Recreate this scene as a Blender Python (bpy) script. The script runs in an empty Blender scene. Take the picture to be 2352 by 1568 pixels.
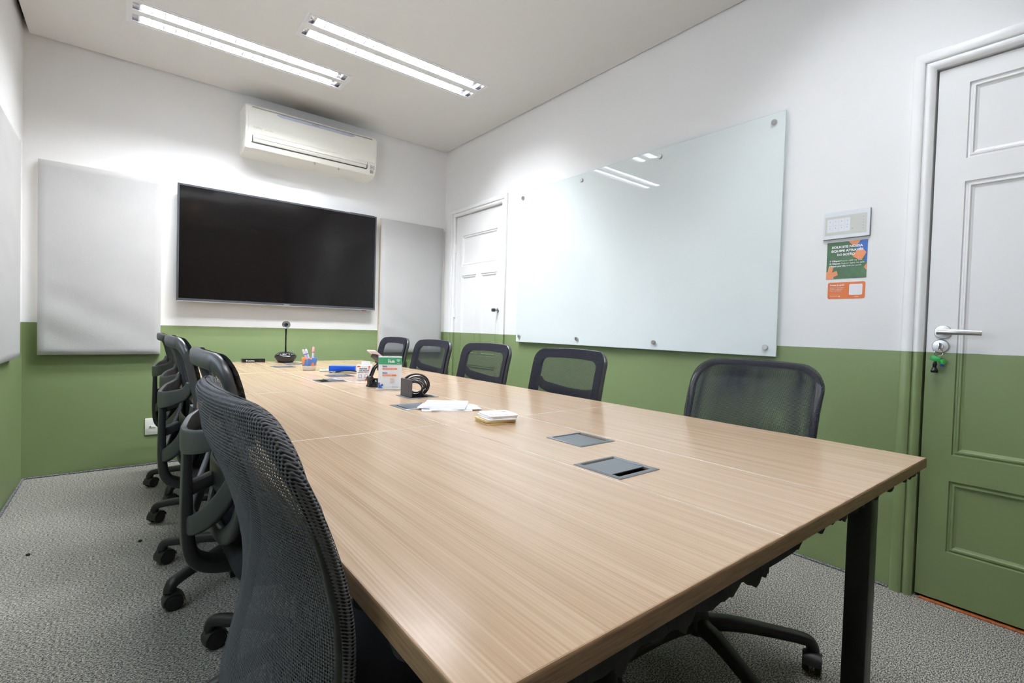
import bpy, bmesh, math, random
from mathutils import Vector, Matrix, noise
random.seed(7)
S = bpy.context.scene
COL = S.collection
PI = math.pi

# ------------------------------------------------------------------ camera, world, exposure
F_PX, YAW, PITCH, ROLL, CAMH = 1122.95, 0.672686, -0.0237077, 0.0291884, 1.0289
fw = Vector((math.sin(YAW) * math.cos(PITCH), math.cos(YAW) * math.cos(PITCH), math.sin(PITCH)))
rt = Vector((math.cos(YAW), -math.sin(YAW), 0.0)); up = rt.cross(fw)
r2 = math.cos(ROLL) * rt + math.sin(ROLL) * up
u2 = -math.sin(ROLL) * rt + math.cos(ROLL) * up
cd = bpy.data.cameras.new('camera'); cam = bpy.data.objects.new('camera', cd); COL.objects.link(cam)
cd.sensor_width = 36.0; cd.lens = 36.0 * F_PX / 2352.0; cd.clip_start = 0.02
M = Matrix((( r2.x, u2.x, -fw.x, 0), (r2.y, u2.y, -fw.y, 0), (r2.z, u2.z, -fw.z, CAMH), (0, 0, 0, 1)))
cam.matrix_world = M
S.camera = cam
S.view_settings.view_transform = 'Standard'; S.view_settings.look = 'None'
S.view_settings.gamma = 1.0; S.view_settings.use_curve_mapping = False
S.view_settings.exposure = 1.05
S.cycles.use_denoising = True
S.cycles.max_bounces = 10; S.cycles.diffuse_bounces = 6; S.cycles.transparent_max_bounces = 16
S.cycles.sample_clamp_indirect = 6.0
W = bpy.data.worlds.new('sky'); S.world = W; W.use_nodes = True
bg = W.node_tree.nodes['Background']; bg.inputs[0].default_value = (0.75, 0.87, 1.0, 1); bg.inputs[1].default_value = 2.6
TUBE_W, TUBE_BACK_W = 195.0, 60.0      # emission of the fluorescent tubes

# ------------------------------------------------------------------ room dimensions (metres)
XL, XR, YB, YR, H, G = -0.493, 2.517, 4.287, -1.90, 2.771, 0.989
T = 0.740          # table top
TXL, TXR, TY0, TY1 = 0.211, 1.572, 0.301, 3.987
S1, S2 = 1.049, 0.757
SY = [0.301, 1.263, 2.197, 3.080, 3.987]

# ------------------------------------------------------------------ colour and materials
def lin(c):
    c = c / 255.0
    return c / 12.92 if c <= 0.04045 else ((c + 0.055) / 1.055) ** 2.4
def rgb(r, g, b): return (lin(r), lin(g), lin(b), 1.0)
MATS = {}
class N:
    def __init__(s, name):
        s.m = bpy.data.materials.new(name); s.m.use_nodes = True; s.t = s.m.node_tree
        s.p = s.t.nodes['Principled BSDF']; s.out = s.t.nodes['Material Output']; MATS[name] = s.m
    def n(s, kind, **kw):
        o = s.t.nodes.new(kind)
        for k, v in kw.items(): setattr(o, k, v)
        return o
    def l(s, a, b): s.t.links.new(a, b)
    def set(s, **kw):
        for k, v in kw.items(): s.p.inputs[k.replace('_', ' ')].default_value = v
    def coords(s, scale=(1, 1, 1), kind='Object'):
        tc = s.n('ShaderNodeTexCoord'); mp = s.n('ShaderNodeMapping'); mp.inputs['Scale'].default_value = scale
        s.l(tc.outputs[kind], mp.inputs[0]); return mp.outputs[0]
    def noise(s, vec, scale, detail=3, rough=0.55):
        o = s.n('ShaderNodeTexNoise'); o.inputs['Scale'].default_value = scale; o.inputs['Detail'].default_value = detail
        o.inputs['Roughness'].default_value = rough; s.l(vec, o.inputs['Vector']); return o.outputs['Fac']
    def ramp(s, fac, stops):
        o = s.n('ShaderNodeValToRGB'); e = o.color_ramp.elements
        while len(e) < len(stops): e.new(0.5)
        for i, (p, c) in enumerate(stops): e[i].position = p; e[i].color = c
        s.l(fac, o.inputs[0]); return o.outputs[0]
    def math(s, op, a, b=None, c=None):
        o = s.n('ShaderNodeMath', operation=op)
        for i, v in enumerate((a, b, c)):
            if v is None: continue
            if isinstance(v, (int, float)): o.inputs[i].default_value = v
            else: s.l(v, o.inputs[i])
        return o.outputs[0]
    def mix(s, fac, a, b):
        o = s.n('ShaderNodeMix', data_type='RGBA')
        for i, v in ((0, fac), (6, a), (7, b)):
            if isinstance(v, (int, float)): o.inputs[i].default_value = v
            elif isinstance(v, tuple): o.inputs[i].default_value = v
            else: s.l(v, o.inputs[i])
        return o.outputs[2]
    def bump(s, h, strength=0.2, dist=0.002):
        o = s.n('ShaderNodeBump'); o.inputs['Strength'].default_value = strength; o.inputs['Distance'].default_value = dist
        s.l(h, o.inputs['Height']); s.l(o.outputs[0], s.p.inputs['Normal'])

def plain(name, col, rough=0.5, metal=0.0, var=0.04, scale=60.0, bump=0.0, **kw):
    m = N(name); m.set(Roughness=rough, Metallic=metal, **kw)
    v = m.noise(m.coords(), scale, 3)
    a = tuple(min(1, c * (1 - var)) for c in col[:3]) + (1,); b = tuple(min(1, c * (1 + var)) for c in col[:3]) + (1,)
    m.l(m.ramp(v, [(0.3, a), (0.7, b)]), m.p.inputs['Base Color'])
    if bump: m.bump(v, bump, 0.001)
    return m.m

WHITE = (0.84, 0.84, 0.85, 1); GREEN = (0.202, 0.268, 0.118, 1)
def paint(name, rough=0.5, bump=0.12, scale=160):
    m = N(name); g = m.n('ShaderNodeNewGeometry'); sp = m.n('ShaderNodeSeparateXYZ'); m.l(g.outputs['Position'], sp.inputs[0])
    v = m.noise(g.outputs['Position'], 3.0, 3)
    z = m.math('ADD', sp.outputs[2], m.math('MULTIPLY', m.math('SUBTRACT', m.noise(g.outputs['Position'], 25, 2), 0.5), 0.003))
    f = m.math('GREATER_THAN', z, G)
    gr = m.mix(v, tuple(c * 0.94 for c in GREEN[:3]) + (1,), tuple(c * 1.06 for c in GREEN[:3]) + (1,))
    wh = m.mix(v, (0.825, 0.825, 0.83, 1), (0.85, 0.85, 0.86, 1))
    m.l(m.mix(f, gr, wh), m.p.inputs['Base Color']); m.set(Roughness=rough)
    m.bump(m.noise(g.outputs['Position'], scale, 3), bump, 0.001)
    return m.m
paint('wall_paint', 0.55, 0.25, 110)
paint('door_paint', 0.38, 0.08, 60)
m = N('ceiling_paint'); m.set(Roughness=0.85)
# ceiling colour darkens in a soft, uneven patch around the air conditioner
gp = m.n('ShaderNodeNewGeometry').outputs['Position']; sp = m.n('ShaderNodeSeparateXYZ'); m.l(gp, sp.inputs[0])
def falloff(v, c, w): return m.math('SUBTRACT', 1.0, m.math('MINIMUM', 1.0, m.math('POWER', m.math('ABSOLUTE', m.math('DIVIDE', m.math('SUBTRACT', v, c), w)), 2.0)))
dark_patch = m.math('MULTIPLY', falloff(sp.outputs[0], 1.20, 0.60), falloff(sp.outputs[1], 4.22, 0.30))
dark_patch = m.math('MULTIPLY', m.math('POWER', dark_patch, 1.3), m.math('ADD', 0.45, m.math('MULTIPLY', m.noise(gp, 5.0, 3), 0.45)))
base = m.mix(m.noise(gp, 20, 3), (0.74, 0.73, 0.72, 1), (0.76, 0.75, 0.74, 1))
m.l(m.mix(dark_patch, base, (0.17, 0.15, 0.13, 1)), m.p.inputs['Base Color'])
plain('shadow_gap', (0.30, 0.29, 0.28, 1), 0.9)
plain('rear_brown', (0.16, 0.11, 0.085, 1), 0.7, var=0.2, scale=5)
plain('white_enamel', (0.80, 0.80, 0.82, 1), 0.35, var=0.01)
plain('outlet_white', rgb(236, 236, 228), 0.35, var=0.01)
plain('ac_cream', rgb(241, 240, 233), 0.38, var=0.01)
plain('ac_blue', rgb(190, 198, 214), 0.3, var=0.01)
plain('ac_mark', rgb(170, 172, 170), 0.5)
plain('dark_gap', (0.012, 0.012, 0.012, 1), 0.8)
plain('black_plastic', (0.020, 0.020, 0.023, 1), 0.42, var=0.1, scale=400, bump=0.05)
plain('grey_plastic', (0.036, 0.037, 0.041, 1), 0.40, var=0.08, scale=500, bump=0.08)
plain('caster_rubber', (0.014, 0.014, 0.016, 1), 0.5)
plain('glossy_black', (0.008, 0.008, 0.009, 1), 0.12, var=0.05)
plain('bezel', (0.045, 0.048, 0.058, 1), 0.35)
plain('steel', (0.55, 0.54, 0.53, 1), 0.32, 1.0, var=0.05)
plain('chrome', (0.8, 0.8, 0.8, 1), 0.12, 1.0, var=0.02)
plain('mirror_reflector', (0.88, 0.89, 0.91, 1), 0.14, 1.0, var=0.01)
plain('black_steel', (0.011, 0.011, 0.014, 1), 0.38, var=0.05)
plain('port_grey', (0.22, 0.24, 0.265, 1), 0.30, 0.8, var=0.05, scale=900, bump=0.05)
plain('paper_white', rgb(240, 240, 244), 0.7, var=0.01)
plain('ink_blue', rgb(50, 85, 160), 0.6)
plain('ink_dark', rgb(60, 62, 70), 0.6)
plain('ink_grey', rgb(150, 150, 155), 0.6)
plain('sign_green', rgb(60, 150, 104), 0.45)
plain('sign_orange', rgb(226, 108, 62), 0.45)
plain('poster_green', rgb(62, 98, 62), 0.4, var=0.18, scale=30)
plain('poster_blue', rgb(50, 95, 175), 0.4, var=0.1, scale=30)
plain('poster_peach', rgb(224, 140, 90), 0.4, var=0.06, scale=30)
plain('card_orange', rgb(208, 105, 38), 0.4, var=0.03)
plain('keypad_grey', rgb(200, 202, 196), 0.4, var=0.01)
plain('keypad_light', rgb(222, 225, 230), 0.35, var=0.01)
plain('sponge_blue', rgb(32, 95, 225), 0.8, var=0.08, scale=300, bump=0.2)
plain('mug_white', rgb(225, 222, 212), 0.3, var=0.02)
plain('pen_white', rgb(228, 228, 235), 0.3, var=0.01)
plain('pen_pink', rgb(242, 178, 180), 0.3, var=0.01)
plain('pen_red', rgb(200, 40, 50), 0.3, var=0.01)
plain('pen_blue', rgb(50, 70, 190), 0.3, var=0.01)
plain('card_edge', rgb(196, 170, 120), 0.6, var=0.12, scale=200)
plain('key_green', rgb(50, 165, 80), 0.3, var=0.05)
plain('felt_dark', (0.022, 0.021, 0.020, 1), 0.95, var=0.35, scale=120, bump=0.5)
plain('sill_orange', rgb(150, 84, 42), 0.6, var=0.4, scale=70)
plain('underframe', (0.015, 0.015, 0.017, 1), 0.5)
plain('crumb', (0.02, 0.02, 0.02, 1), 0.9)
plain('phone_back', rgb(225, 205, 205), 0.3, var=0.01)
plain('window_frame_white', (0.7, 0.7, 0.7, 1), 0.4, var=0.02)

# fabric of the seats
plain('seat_fabric', (0.013, 0.014, 0.019, 1), 0.95, var=0.35, scale=700, bump=0.3)

# acoustic panels: off-white felted cloth, tan along the edges
m = N('panel_cloth'); m.set(Roughness=0.95)
co = m.coords()
v = m.noise(co, 140, 4, 0.7); v2 = m.noise(co, 4, 3)
c1 = m.mix(v2, (0.45, 0.45, 0.455, 1), (0.50, 0.495, 0.49, 1))
c2 = m.mix(m.math('MULTIPLY', v, 0.35), c1, (0.36, 0.35, 0.34, 1))
m.l(c2, m.p.inputs['Base Color']); m.bump(m.math('ADD', m.math('MULTIPLY', v, 0.6), m.math('MULTIPLY', v2, 1.5)), 0.35, 0.004)
plain('panel_edge', rgb(226, 214, 192), 0.95, var=0.07, scale=60)

# table laminate: pale oak, grain along the table (Y)
m = N('oak_laminate'); m.set(Roughness=0.30)
m.p.inputs['Specular IOR Level'].default_value = 0.55
co = m.coords((1, 0.010, 1))
n0 = m.noise(m.coords((1, 0.10, 1)), 2.6, 2)
add = m.n('ShaderNodeVectorMath', operation='ADD')
comb = m.n('ShaderNodeCombineXYZ'); m.l(m.math('MULTIPLY', n0, 0.06), comb.inputs[0]); m.l(co, add.inputs[0]); m.l(comb.outputs[0], add.inputs[1])
n1 = m.noise(add.outputs[0], 55, 4, 0.65)
co2 = m.coords((1, 0.006, 1)); n2 = m.noise(co2, 330, 2, 0.5)
sp = m.n('ShaderNodeSeparateXYZ'); m.l(add.outputs[0], sp.inputs[0])
wv = m.math('SINE', m.math('MULTIPLY', m.math('ADD', sp.outputs[0], m.math('MULTIPLY', n0, 0.05)), 1230.0))
f = m.math('ADD', m.math('MULTIPLY', n1, 0.50), m.math('ADD', m.math('MULTIPLY', n2, 0.50), m.math('MULTIPLY', wv, 0.035)))
m.l(m.ramp(f, [(0.24, rgb(158, 131, 104)), (0.50, rgb(178, 152, 126)), (0.76, rgb(193, 170, 146))]), m.p.inputs['Base Color'])
m.l(m.math('ADD', 0.15, m.math('MULTIPLY', n2, 0.14)), m.p.inputs['Roughness'])
m.bump(f, 0.12, 0.0006)
m = N('oak_edge'); m.set(Roughness=0.45)
n2 = m.noise(m.coords((0.06, 0.06, 1)), 330, 3, 0.5)
m.l(m.ramp(n2, [(0.3, rgb(120, 92, 64)), (0.7, rgb(156, 126, 94))]), m.p.inputs['Base Color'])
m = N('seam_white'); m.set(Roughness=0.3)
m.l(m.ramp(m.noise(m.coords(), 3.5, 3), [(0.36, rgb(160, 138, 112)), (0.50, rgb(226, 220, 210))]), m.p.inputs['Base Color'])

# carpet: tweed of beige and slate loops
m = N('carpet'); m.set(Roughness=1.0)
m.p.inputs['Specular IOR Level'].default_value = 0.1
co = m.coords((1, 2.1, 1)); a = m.noise(co, 125, 2, 0.8)
b = m.noise(m.coords((1, 1.7, 1)), 330, 2, 0.7); big = m.noise(m.coords(), 1.6, 3)
f = m.math('ADD', m.math('MULTIPLY', a, 0.62), m.math('MULTIPLY', b, 0.38))
tone = m.ramp(f, [(0.415, (0.018, 0.021, 0.034, 1)), (0.47, (0.12, 0.122, 0.130, 1)), (0.515, (0.33, 0.315, 0.275, 1)), (0.57, (0.66, 0.64, 0.57, 1))])
m.l(m.mix(m.math('MULTIPLY', big, 0.25), tone, (0.20, 0.185, 0.155, 1)), m.p.inputs['Base Color'])
m.bump(f, 0.8, 0.004)
m = N('carpet_binding'); m.set(Roughness=0.9)
ck = m.n('ShaderNodeTexVoronoi'); ck.inputs['Scale'].default_value = 160
m.l(m.coords(), ck.inputs['Vector'])
m.l(m.ramp(ck.outputs['Distance'], [(0.2, (0.02, 0.022, 0.035, 1)), (0.55, (0.22, 0.22, 0.24, 1))]), m.p.inputs['Base Color'])

# perforated chair mesh: woven threads with open cells, laid out in metres in the UV map
def netting(name, pitch, hole, col, col2, twist=0.0):
    m = N(name); m.set(Roughness=0.8); m.p.inputs['Specular IOR Level'].default_value = 0.08
    uv = m.n('ShaderNodeTexCoord').outputs['UV']
    sp = m.n('ShaderNodeSeparateXYZ'); m.l(uv, sp.inputs[0])
    px = m.math('MULTIPLY', sp.outputs[0], PI / pitch); py = m.math('MULTIPLY', sp.outputs[1], 2 * PI / (pitch * 1.12))
    a = m.math('COSINE', m.math('ADD', px, m.math('MULTIPLY', py, 0.5)))
    b = m.math('COSINE', m.math('SUBTRACT', px, m.math('MULTIPLY', py, 0.5)))
    s = m.math('MULTIPLY', a, b)
    open_ = m.math('GREATER_THAN', s, hole)
    tr = m.n('ShaderNodeBsdfTransparent'); mx = m.n('ShaderNodeMixShader')
    m.l(open_, mx.inputs[0]); m.l(m.p.outputs[0], mx.inputs[1]); m.l(tr.outputs[0], mx.inputs[2]); m.l(mx.outputs[0], m.out.inputs['Surface'])
    m.l(m.ramp(s, [(0.0, col2), (0.6, col)]), m.p.inputs['Base Color'])
    m.bump(m.math('MULTIPLY', s, -1.0), 0.6, 0.001)
    return m.m
netting('fine_netting', 0.0026, 0.08, (0.012, 0.013, 0.017, 1), (0.024, 0.026, 0.034, 1))
netting('coarse_netting', 0.0036, 0.30, (0.034, 0.036, 0.041, 1), (0.120, 0.124, 0.136, 1))
netting('open_netting', 0.0034, 0.02, (0.020, 0.021, 0.027, 1), (0.034, 0.036, 0.048, 1))
netting('border_netting', 0.0030, 0.9, (0.007, 0.008, 0.012, 1), (0.020, 0.021, 0.031, 1))
netting('border_netting_coarse', 0.0036, 0.93, (0.010, 0.010, 0.013, 1), (0.060, 0.062, 0.073, 1))

# glass writing board, TV screen, clear acrylic
m = N('board_glass'); m.set(Roughness=0.012)
m.p.inputs['Specular IOR Level'].default_value = 0.6
v = m.noise(m.coords(), 2, 2)
m.l(m.mix(v, (0.73, 0.79, 0.80, 1), (0.75, 0.81, 0.82, 1)), m.p.inputs['Base Color'])
m = N('board_edge'); m.set(Roughness=0.15)
m.l(m.mix(m.noise(m.coords(), 5), (0.45, 0.62, 0.58, 1), (0.55, 0.70, 0.66, 1)), m.p.inputs['Base Color'])
m = N('tv_screen'); m.set(Roughness=0.08); m.p.inputs['Specular IOR Level'].default_value = 0.30
m.l(m.mix(m.noise(m.coords(), 3), (0.004, 0.0034, 0.0034, 1), (0.005, 0.004, 0.004, 1)), m.p.inputs['Base Color'])
m = N('clear_acrylic'); m.set(Roughness=0.05, Alpha=0.25)
m.l(m.mix(m.noise(m.coords(), 3), (0.85, 0.88, 0.85, 1), (0.9, 0.92, 0.88, 1)), m.p.inputs['Base Color'])
m = N('window_glass'); m.set(Roughness=0.02, Alpha=0.08)
m.l(m.mix(m.noise(m.coords(), 3), (0.85, 0.9, 0.9, 1), (0.9, 0.92, 0.9, 1)), m.p.inputs['Base Color'])
def emit(name, col, strength):
    m = N(name); m.set(Roughness=0.5); m.p.inputs['Emission Color'].default_value = col; m.p.inputs['Emission Strength'].default_value = strength
    m.p.inputs['Base Color'].default_value = (0.8, 0.8, 0.8, 1)
emit('tube_light', (0.93, 0.965, 1.0, 1), TUBE_W)
emit('tube_light_dim', (0.93, 0.965, 1.0, 1), TUBE_BACK_W)
emit('warm_light', (1.0, 0.62, 0.32, 1), 60.0)
# mug glaze: blue with orange flowers above a white foot
m = N('mug_glaze'); m.set(Roughness=0.25)
co = m.coords(); vo = m.n('ShaderNodeTexVoronoi'); vo.inputs['Scale'].default_value = 26; m.l(co, vo.inputs['Vector'])
sp = m.n('ShaderNodeSeparateXYZ'); m.l(co, sp.inputs[0])
fl = m.mix(m.math('GREATER_THAN', m.noise(co, 22, 1), 0.5), rgb(92, 128, 190), rgb(226, 140, 90))
lv = m.math('GREATER_THAN', m.math('ADD', sp.outputs[2], m.math('MULTIPLY', m.noise(co, 40, 1), 0.008)), 0.033)
m.l(m.mix(lv, rgb(226, 222, 212), fl), m.p.inputs['Base Color'])

# ------------------------------------------------------------------ geometry helpers
class GB:
    """collects shapes and links them as ONE mesh object"""
    def __init__(s): s.b = bmesh.new(); s.uv = s.b.loops.layers.uv.new('UVMap'); s.mi = 0
    def face(s, vs, uvs=None):
        try: f = s.b.faces.new(vs)
        except ValueError: return None
        f.material_index = s.mi
        if uvs:
            for l, q in zip(f.loops, uvs): l[s.uv].uv = q
        return f
    def poly(s, pts): return s.face([s.b.verts.new(p) for p in pts])
    def box(s, x0, y0, z0, x1, y1, z1, bev=0.0, seg=2, mat=None):
        t = bmesh.new(); bmesh.ops.create_cube(t, size=1.0)
        for v in t.verts: v.co = Vector((x0 + (v.co.x + .5) * (x1 - x0), y0 + (v.co.y + .5) * (y1 - y0), z0 + (v.co.z + .5) * (z1 - z0)))
        if bev > 0: bmesh.ops.bevel(t, geom=list(t.edges) + list(t.verts), offset=bev, segments=seg, affect='EDGES', profile=0.5)
        if mat is not None: t.transform(mat)
        s.merge(t)
    def merge(s, t):
        vm = {v: s.b.verts.new(v.co) for v in t.verts}
        for f in t.faces: s.face([vm[v] for v in f.verts])
        t.free()
    def loft(s, loops, close=True, caps=True):
        """loops: equal-length lists of points"""
        R = [[s.b.verts.new(p) for p in L] for L in loops]; n = len(R[0])
        for a, b in zip(R, R[1:]):
            for i in range(n if close else n - 1):
                j = (i + 1) % n; s.face([a[i], a[j], b[j], b[i]])
        if caps: s.face(list(reversed(R[0]))); s.face(R[-1])
    def cyl(s, p0, p1, r0, r1=None, seg=20, caps=True):
        r1 = r0 if r1 is None else r1; p0 = Vector(p0); p1 = Vector(p1); d = (p1 - p0).normalized()
        a = d.orthogonal().normalized(); b = d.cross(a)
        s.loft([[p + (a * math.cos(2 * PI * i / seg) + b * math.sin(2 * PI * i / seg)) * r for i in range(seg)] for p, r in ((p0, r0), (p1, r1))], True, caps)
    def lathe(s, prof, origin=(0, 0, 0), axis=None, seg=28):
        """prof: (radius, height) pairs about z (or about axis)"""
        o = Vector(origin); d = Vector(axis or (0, 0, 1)).normalized(); a = d.orthogonal().normalized(); b = d.cross(a)
        s.loft([[o + d * h + (a * math.cos(2 * PI * i / seg) + b * math.sin(2 * PI * i / seg)) * max(r, 1e-5) for i in range(seg)] for r, h in prof])
    def sweep(s, pts, wh, upv=(0, 0, 1), seg=12, closed=False, power=0.6, sub=4):
        """smooth tube through pts with superellipse section (width, height) per point"""
        P = [Vector(p) for p in pts]; n = len(P)
        if isinstance(wh, tuple): wh = [wh] * n
        Q, Wd = [], []
        rng = n if closed else n - 1
        for i in range(rng):
            g = (lambda k: P[k % n]) if closed else (lambda k: P[min(max(k, 0), n - 1)])
            p0, p1, p2, p3 = g(i - 1), g(i), g(i + 1), g(i + 2)
            w1, w2 = wh[i], wh[(i + 1) % n]
            for k in range(sub):
                t = k / sub
                Q.append(0.5 * ((2 * p1) + (p2 - p0) * t + (2 * p0 - 5 * p1 + 4 * p2 - p3) * t * t + (3 * p1 - p0 - 3 * p2 + p3) * t ** 3))
                Wd.append((w1[0] + (w2[0] - w1[0]) * t, w1[1] + (w2[1] - w1[1]) * t))
        if not closed: Q.append(P[-1].copy()); Wd.append(wh[-1])
        N_ = len(Q); loops = []
        U = Vector(upv).normalized()
        for i in range(N_):
            a = Q[(i - 1) % N_] if (closed or i > 0) else Q[0]; b = Q[(i + 1) % N_] if (closed or i < N_ - 1) else Q[-1]
            d = (b - a).normalized(); side = d.cross(U)
            if side.length < 1e-3: side = d.orthogonal()
            side.normalize(); v = side.cross(d).normalized()
            L = []
            for k in range(seg):
                th = 2 * PI * k / seg; c, sn = math.cos(th), math.sin(th)
                cx = math.copysign(abs(c) ** power, c); sy = math.copysign(abs(sn) ** power, sn)
                L.append(Q[i] + side * (cx * Wd[i][0] / 2) + v * (sy * Wd[i][1] / 2))
            loops.append(L)
        if closed: loops.append(loops[0])
        R = [[s.b.verts.new(p) for p in L] for L in (loops[:-1] if closed else loops)]
        if closed: R.append(R[0])
        for a, b in zip(R, R[1:]):
            for i in range(seg): s.face([a[i], a[(i + 1) % seg], b[(i + 1) % seg], b[i]])
        if not closed: s.face(list(reversed(R[0]))); s.face(R[-1])
    def slab(s, axis, u0, u1, v0, v1, w0, w1, holes=()):
        """rectangular slab with rectangular holes; axis = thin axis; (u, v) the other two in order"""
        def P(u, v, w): return {'x': (w, u, v), 'y': (u, w, v), 'z': (u, v, w)}[axis]
        U = sorted(set([u0, u1] + [h[i] for h in holes for i in (0, 1)])); V = sorted(set([v0, v1] + [h[i] for h in holes for i in (2, 3)]))
        U = [u for u in U if u0 <= u <= u1]; V = [v for v in V if v0 <= v <= v1]
        def solid(i, j):
            if not (0 <= i < len(U) - 1 and 0 <= j < len(V) - 1): return False
            cu, cv = (U[i] + U[i + 1]) / 2, (V[j] + V[j + 1]) / 2
            return not any(h[0] < cu < h[1] and h[2] < cv < h[3] for h in holes)
        vc = {}
        def vt(i, j, k):
            if (i, j, k) not in vc: vc[(i, j, k)] = s.b.verts.new(P(U[i], V[j], (w0, w1)[k]))
            return vc[(i, j, k)]
        for i in range(len(U) - 1):
            for j in range(len(V) - 1):
                if not solid(i, j): continue
                s.face([vt(i, j, 1), vt(i + 1, j, 1), vt(i + 1, j + 1, 1), vt(i, j + 1, 1)])
                s.face([vt(i, j, 0), vt(i, j + 1, 0), vt(i + 1, j + 1, 0), vt(i + 1, j, 0)])
                for (di, dj, a, b) in ((-1, 0, (i, j), (i, j + 1)), (1, 0, (i + 1, j), (i + 1, j + 1)), (0, -1, (i, j), (i + 1, j)), (0, 1, (i, j + 1), (i + 1, j + 1))):
                    if not solid(i + di, j + dj): s.face([vt(*a, 0), vt(*b, 0), vt(*b, 1), vt(*a, 1)])
    def mesh(s, name, mats, smooth=35):
        bmesh.ops.recalc_face_normals(s.b, faces=s.b.faces)
        me = bpy.data.meshes.new(name); s.b.to_mesh(me); s.b.free()
        for q in ([mats] if isinstance(mats, str) else mats): me.materials.append(MATS[q])
        if smooth:
            for p in me.polygons: p.use_smooth = True
            me.set_sharp_from_angle(angle=math.radians(smooth))
        return me
    def build(s, name, mats, parent=None, smooth=35, loc=None):
        o = bpy.data.objects.new(name, s.mesh(name, mats, smooth)); COL.objects.link(o)
        if parent: o.parent = parent
        if loc: o.location = loc
        return o

def tag(o, label=None, cat=None, group=None, kind=None):
    for k, v in (('label', label), ('category', cat), ('group', group), ('kind', kind)):
        if v: o[k] = v
    return o
def empty(name, loc=(0, 0, 0), rz=0, **kw):
    o = bpy.data.objects.new(name, None); COL.objects.link(o); o.location = loc; o.rotation_euler = (0, 0, rz); o.empty_display_size = 0.1
    return tag(o, **kw)
def copy_tree(o, parent=None):
    c = o.copy(); COL.objects.link(c)
    if parent: c.parent = parent
    for ch in [q for q in o.children]: copy_tree(ch, c)
    return c
def text_mesh(gb, body, size, M4, extrude=0.0002, align='LEFT', space=1.0, bold=0.0, line=1.0, maxw=None):
    cu = bpy.data.curves.new('t', 'FONT'); cu.body = body; cu.size = size; cu.extrude = extrude; cu.align_x = align
    cu.space_character = space; cu.offset = bold; cu.space_line = line; cu.resolution_u = 2
    o = bpy.data.objects.new('t', cu); me = bpy.data.meshes.new_from_object(o)
    if maxw:
        xs = [v.co.x for v in me.vertices]; w = max(xs) - min(xs)
        sx = maxw / w; 
        for v in me.vertices: v.co.x *= sx
    me.transform(M4); t = bmesh.new(); t.from_mesh(me); gb.merge(t)
    bpy.data.objects.remove(o); bpy.data.curves.remove(cu); bpy.data.meshes.remove(me)
# frame for things on the right wall: local x -> -Y (to the right as seen), local y -> +Z, local z -> -X
def on_right(x, y, z): return Matrix(((0, 0, -1, x), (-1, 0, 0, y), (0, 1, 0, z), (0, 0, 0, 1)))
def on_back(x, y, z): return Matrix(((1, 0, 0, x), (0, 0, -1, y), (0, 1, 0, z), (0, 0, 0, 1)))

# ------------------------------------------------------------------ room shell
def struct(gb, name, mats, smooth=30, **k):
    o = gb.build(name, mats, None, smooth); o['kind'] = 'structure'; return o
g = GB(); g.slab('z', XL - .2, XR + .9, YR - .1, YB + .2, -0.06, 0.0); floor = struct(g, 'floor', 'carpet', 0)
LEAF_F = (3.333, 4.081, 2.100); LEAF_N = (-0.305, 0.505, 2.105)
g = GB(); g.slab('x', YR - .12, YB + .12, 0, H + .08, XR, XR + .13, [(LEAF_F[0], LEAF_F[1], 0, LEAF_F[2]), (LEAF_N[0], LEAF_N[1], 0, LEAF_N[2])])
struct(g, 'wall_right', 'wall_paint', 0)
g = GB(); g.slab('y', XL - .12, XR, 0, H + .08, YB, YB + .12); struct(g, 'wall_back', 'wall_paint', 0)
WIN = (0.75, 2.35, 1.00, 2.30)
g = GB(); g.slab('x', YR - .12, YB, 0, H + .08, XL - .12, XL, [WIN]); struct(g, 'wall_left', 'wall_paint', 0)
g = GB(); g.slab('y', XL, XR, 0, H + .08, YR - .12, YR); struct(g, 'wall_rear', 'rear_brown', 0)

# ceiling with openings for the two recessed fixtures
FIX = [(0.000, 1.250, 3.432, 3.702), (0.795, 2.045, 2.904, 3.180)]
FIX_BACK = [(0.100, 1.350, 0.20, 0.47), (0.900, 2.150, 0.52, 0.79)]
IN = 0.020
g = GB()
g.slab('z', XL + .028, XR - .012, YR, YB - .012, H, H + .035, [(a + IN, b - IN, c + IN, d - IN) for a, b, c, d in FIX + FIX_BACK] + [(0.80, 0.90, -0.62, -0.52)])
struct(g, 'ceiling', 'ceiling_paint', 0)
g = GB(); g.slab('z', XL - .12, XR + .13, YR - .12, YB + .12, H + .16, H + .20); struct(g, 'trim_1', 'shadow_gap', 0)
g = GB()
for a in ((XL - .12, YR - .12, XL, YB + .12), (XR, YR - .12, XR + .13, YB + .12), (XL, YB, XR, YB + .12), (XL, YR - .12, XR, YR)):
    g.box(a[0], a[1], H + .08, a[2], a[3], H + .16)
struct(g, 'trim_2', 'shadow_gap', 0)

# carpet binding along the walls: a braided cord
def cord(gb, p0, p1, r=0.006):
    P0, P1 = Vector(p0), Vector(p1); L = (P1 - P0).length; n = int(L / 0.012); d = (P1 - P0) / n; sd = d.normalized().cross(Vector((0, 0, 1)))
    for ph in (0, PI):
        pts = [P0 + d * i + sd * (math.sin(i * PI / 2 + ph) * r * .55) + Vector((0, 0, r * .9 + math.cos(i * PI / 2 + ph) * r * .35)) for i in range(n + 1)]
        gb.sweep(pts, (r * 1.3, r * 1.3), seg=6, sub=1, power=1)
for nm, a, b in (('baseboard_back', (XL + .01, YB - .010, 0), (XR - .01, YB - .010, 0)), ('baseboard_left', (XL + .010, YB - .02, 0), (XL + .010, YR, 0)),
                 ('baseboard_right', (XR - .008, 3.26, 0), (XR - .008, 0.585, 0))):
    g = GB(); cord(g, a, b); struct(g, nm, 'carpet_binding')

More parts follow.
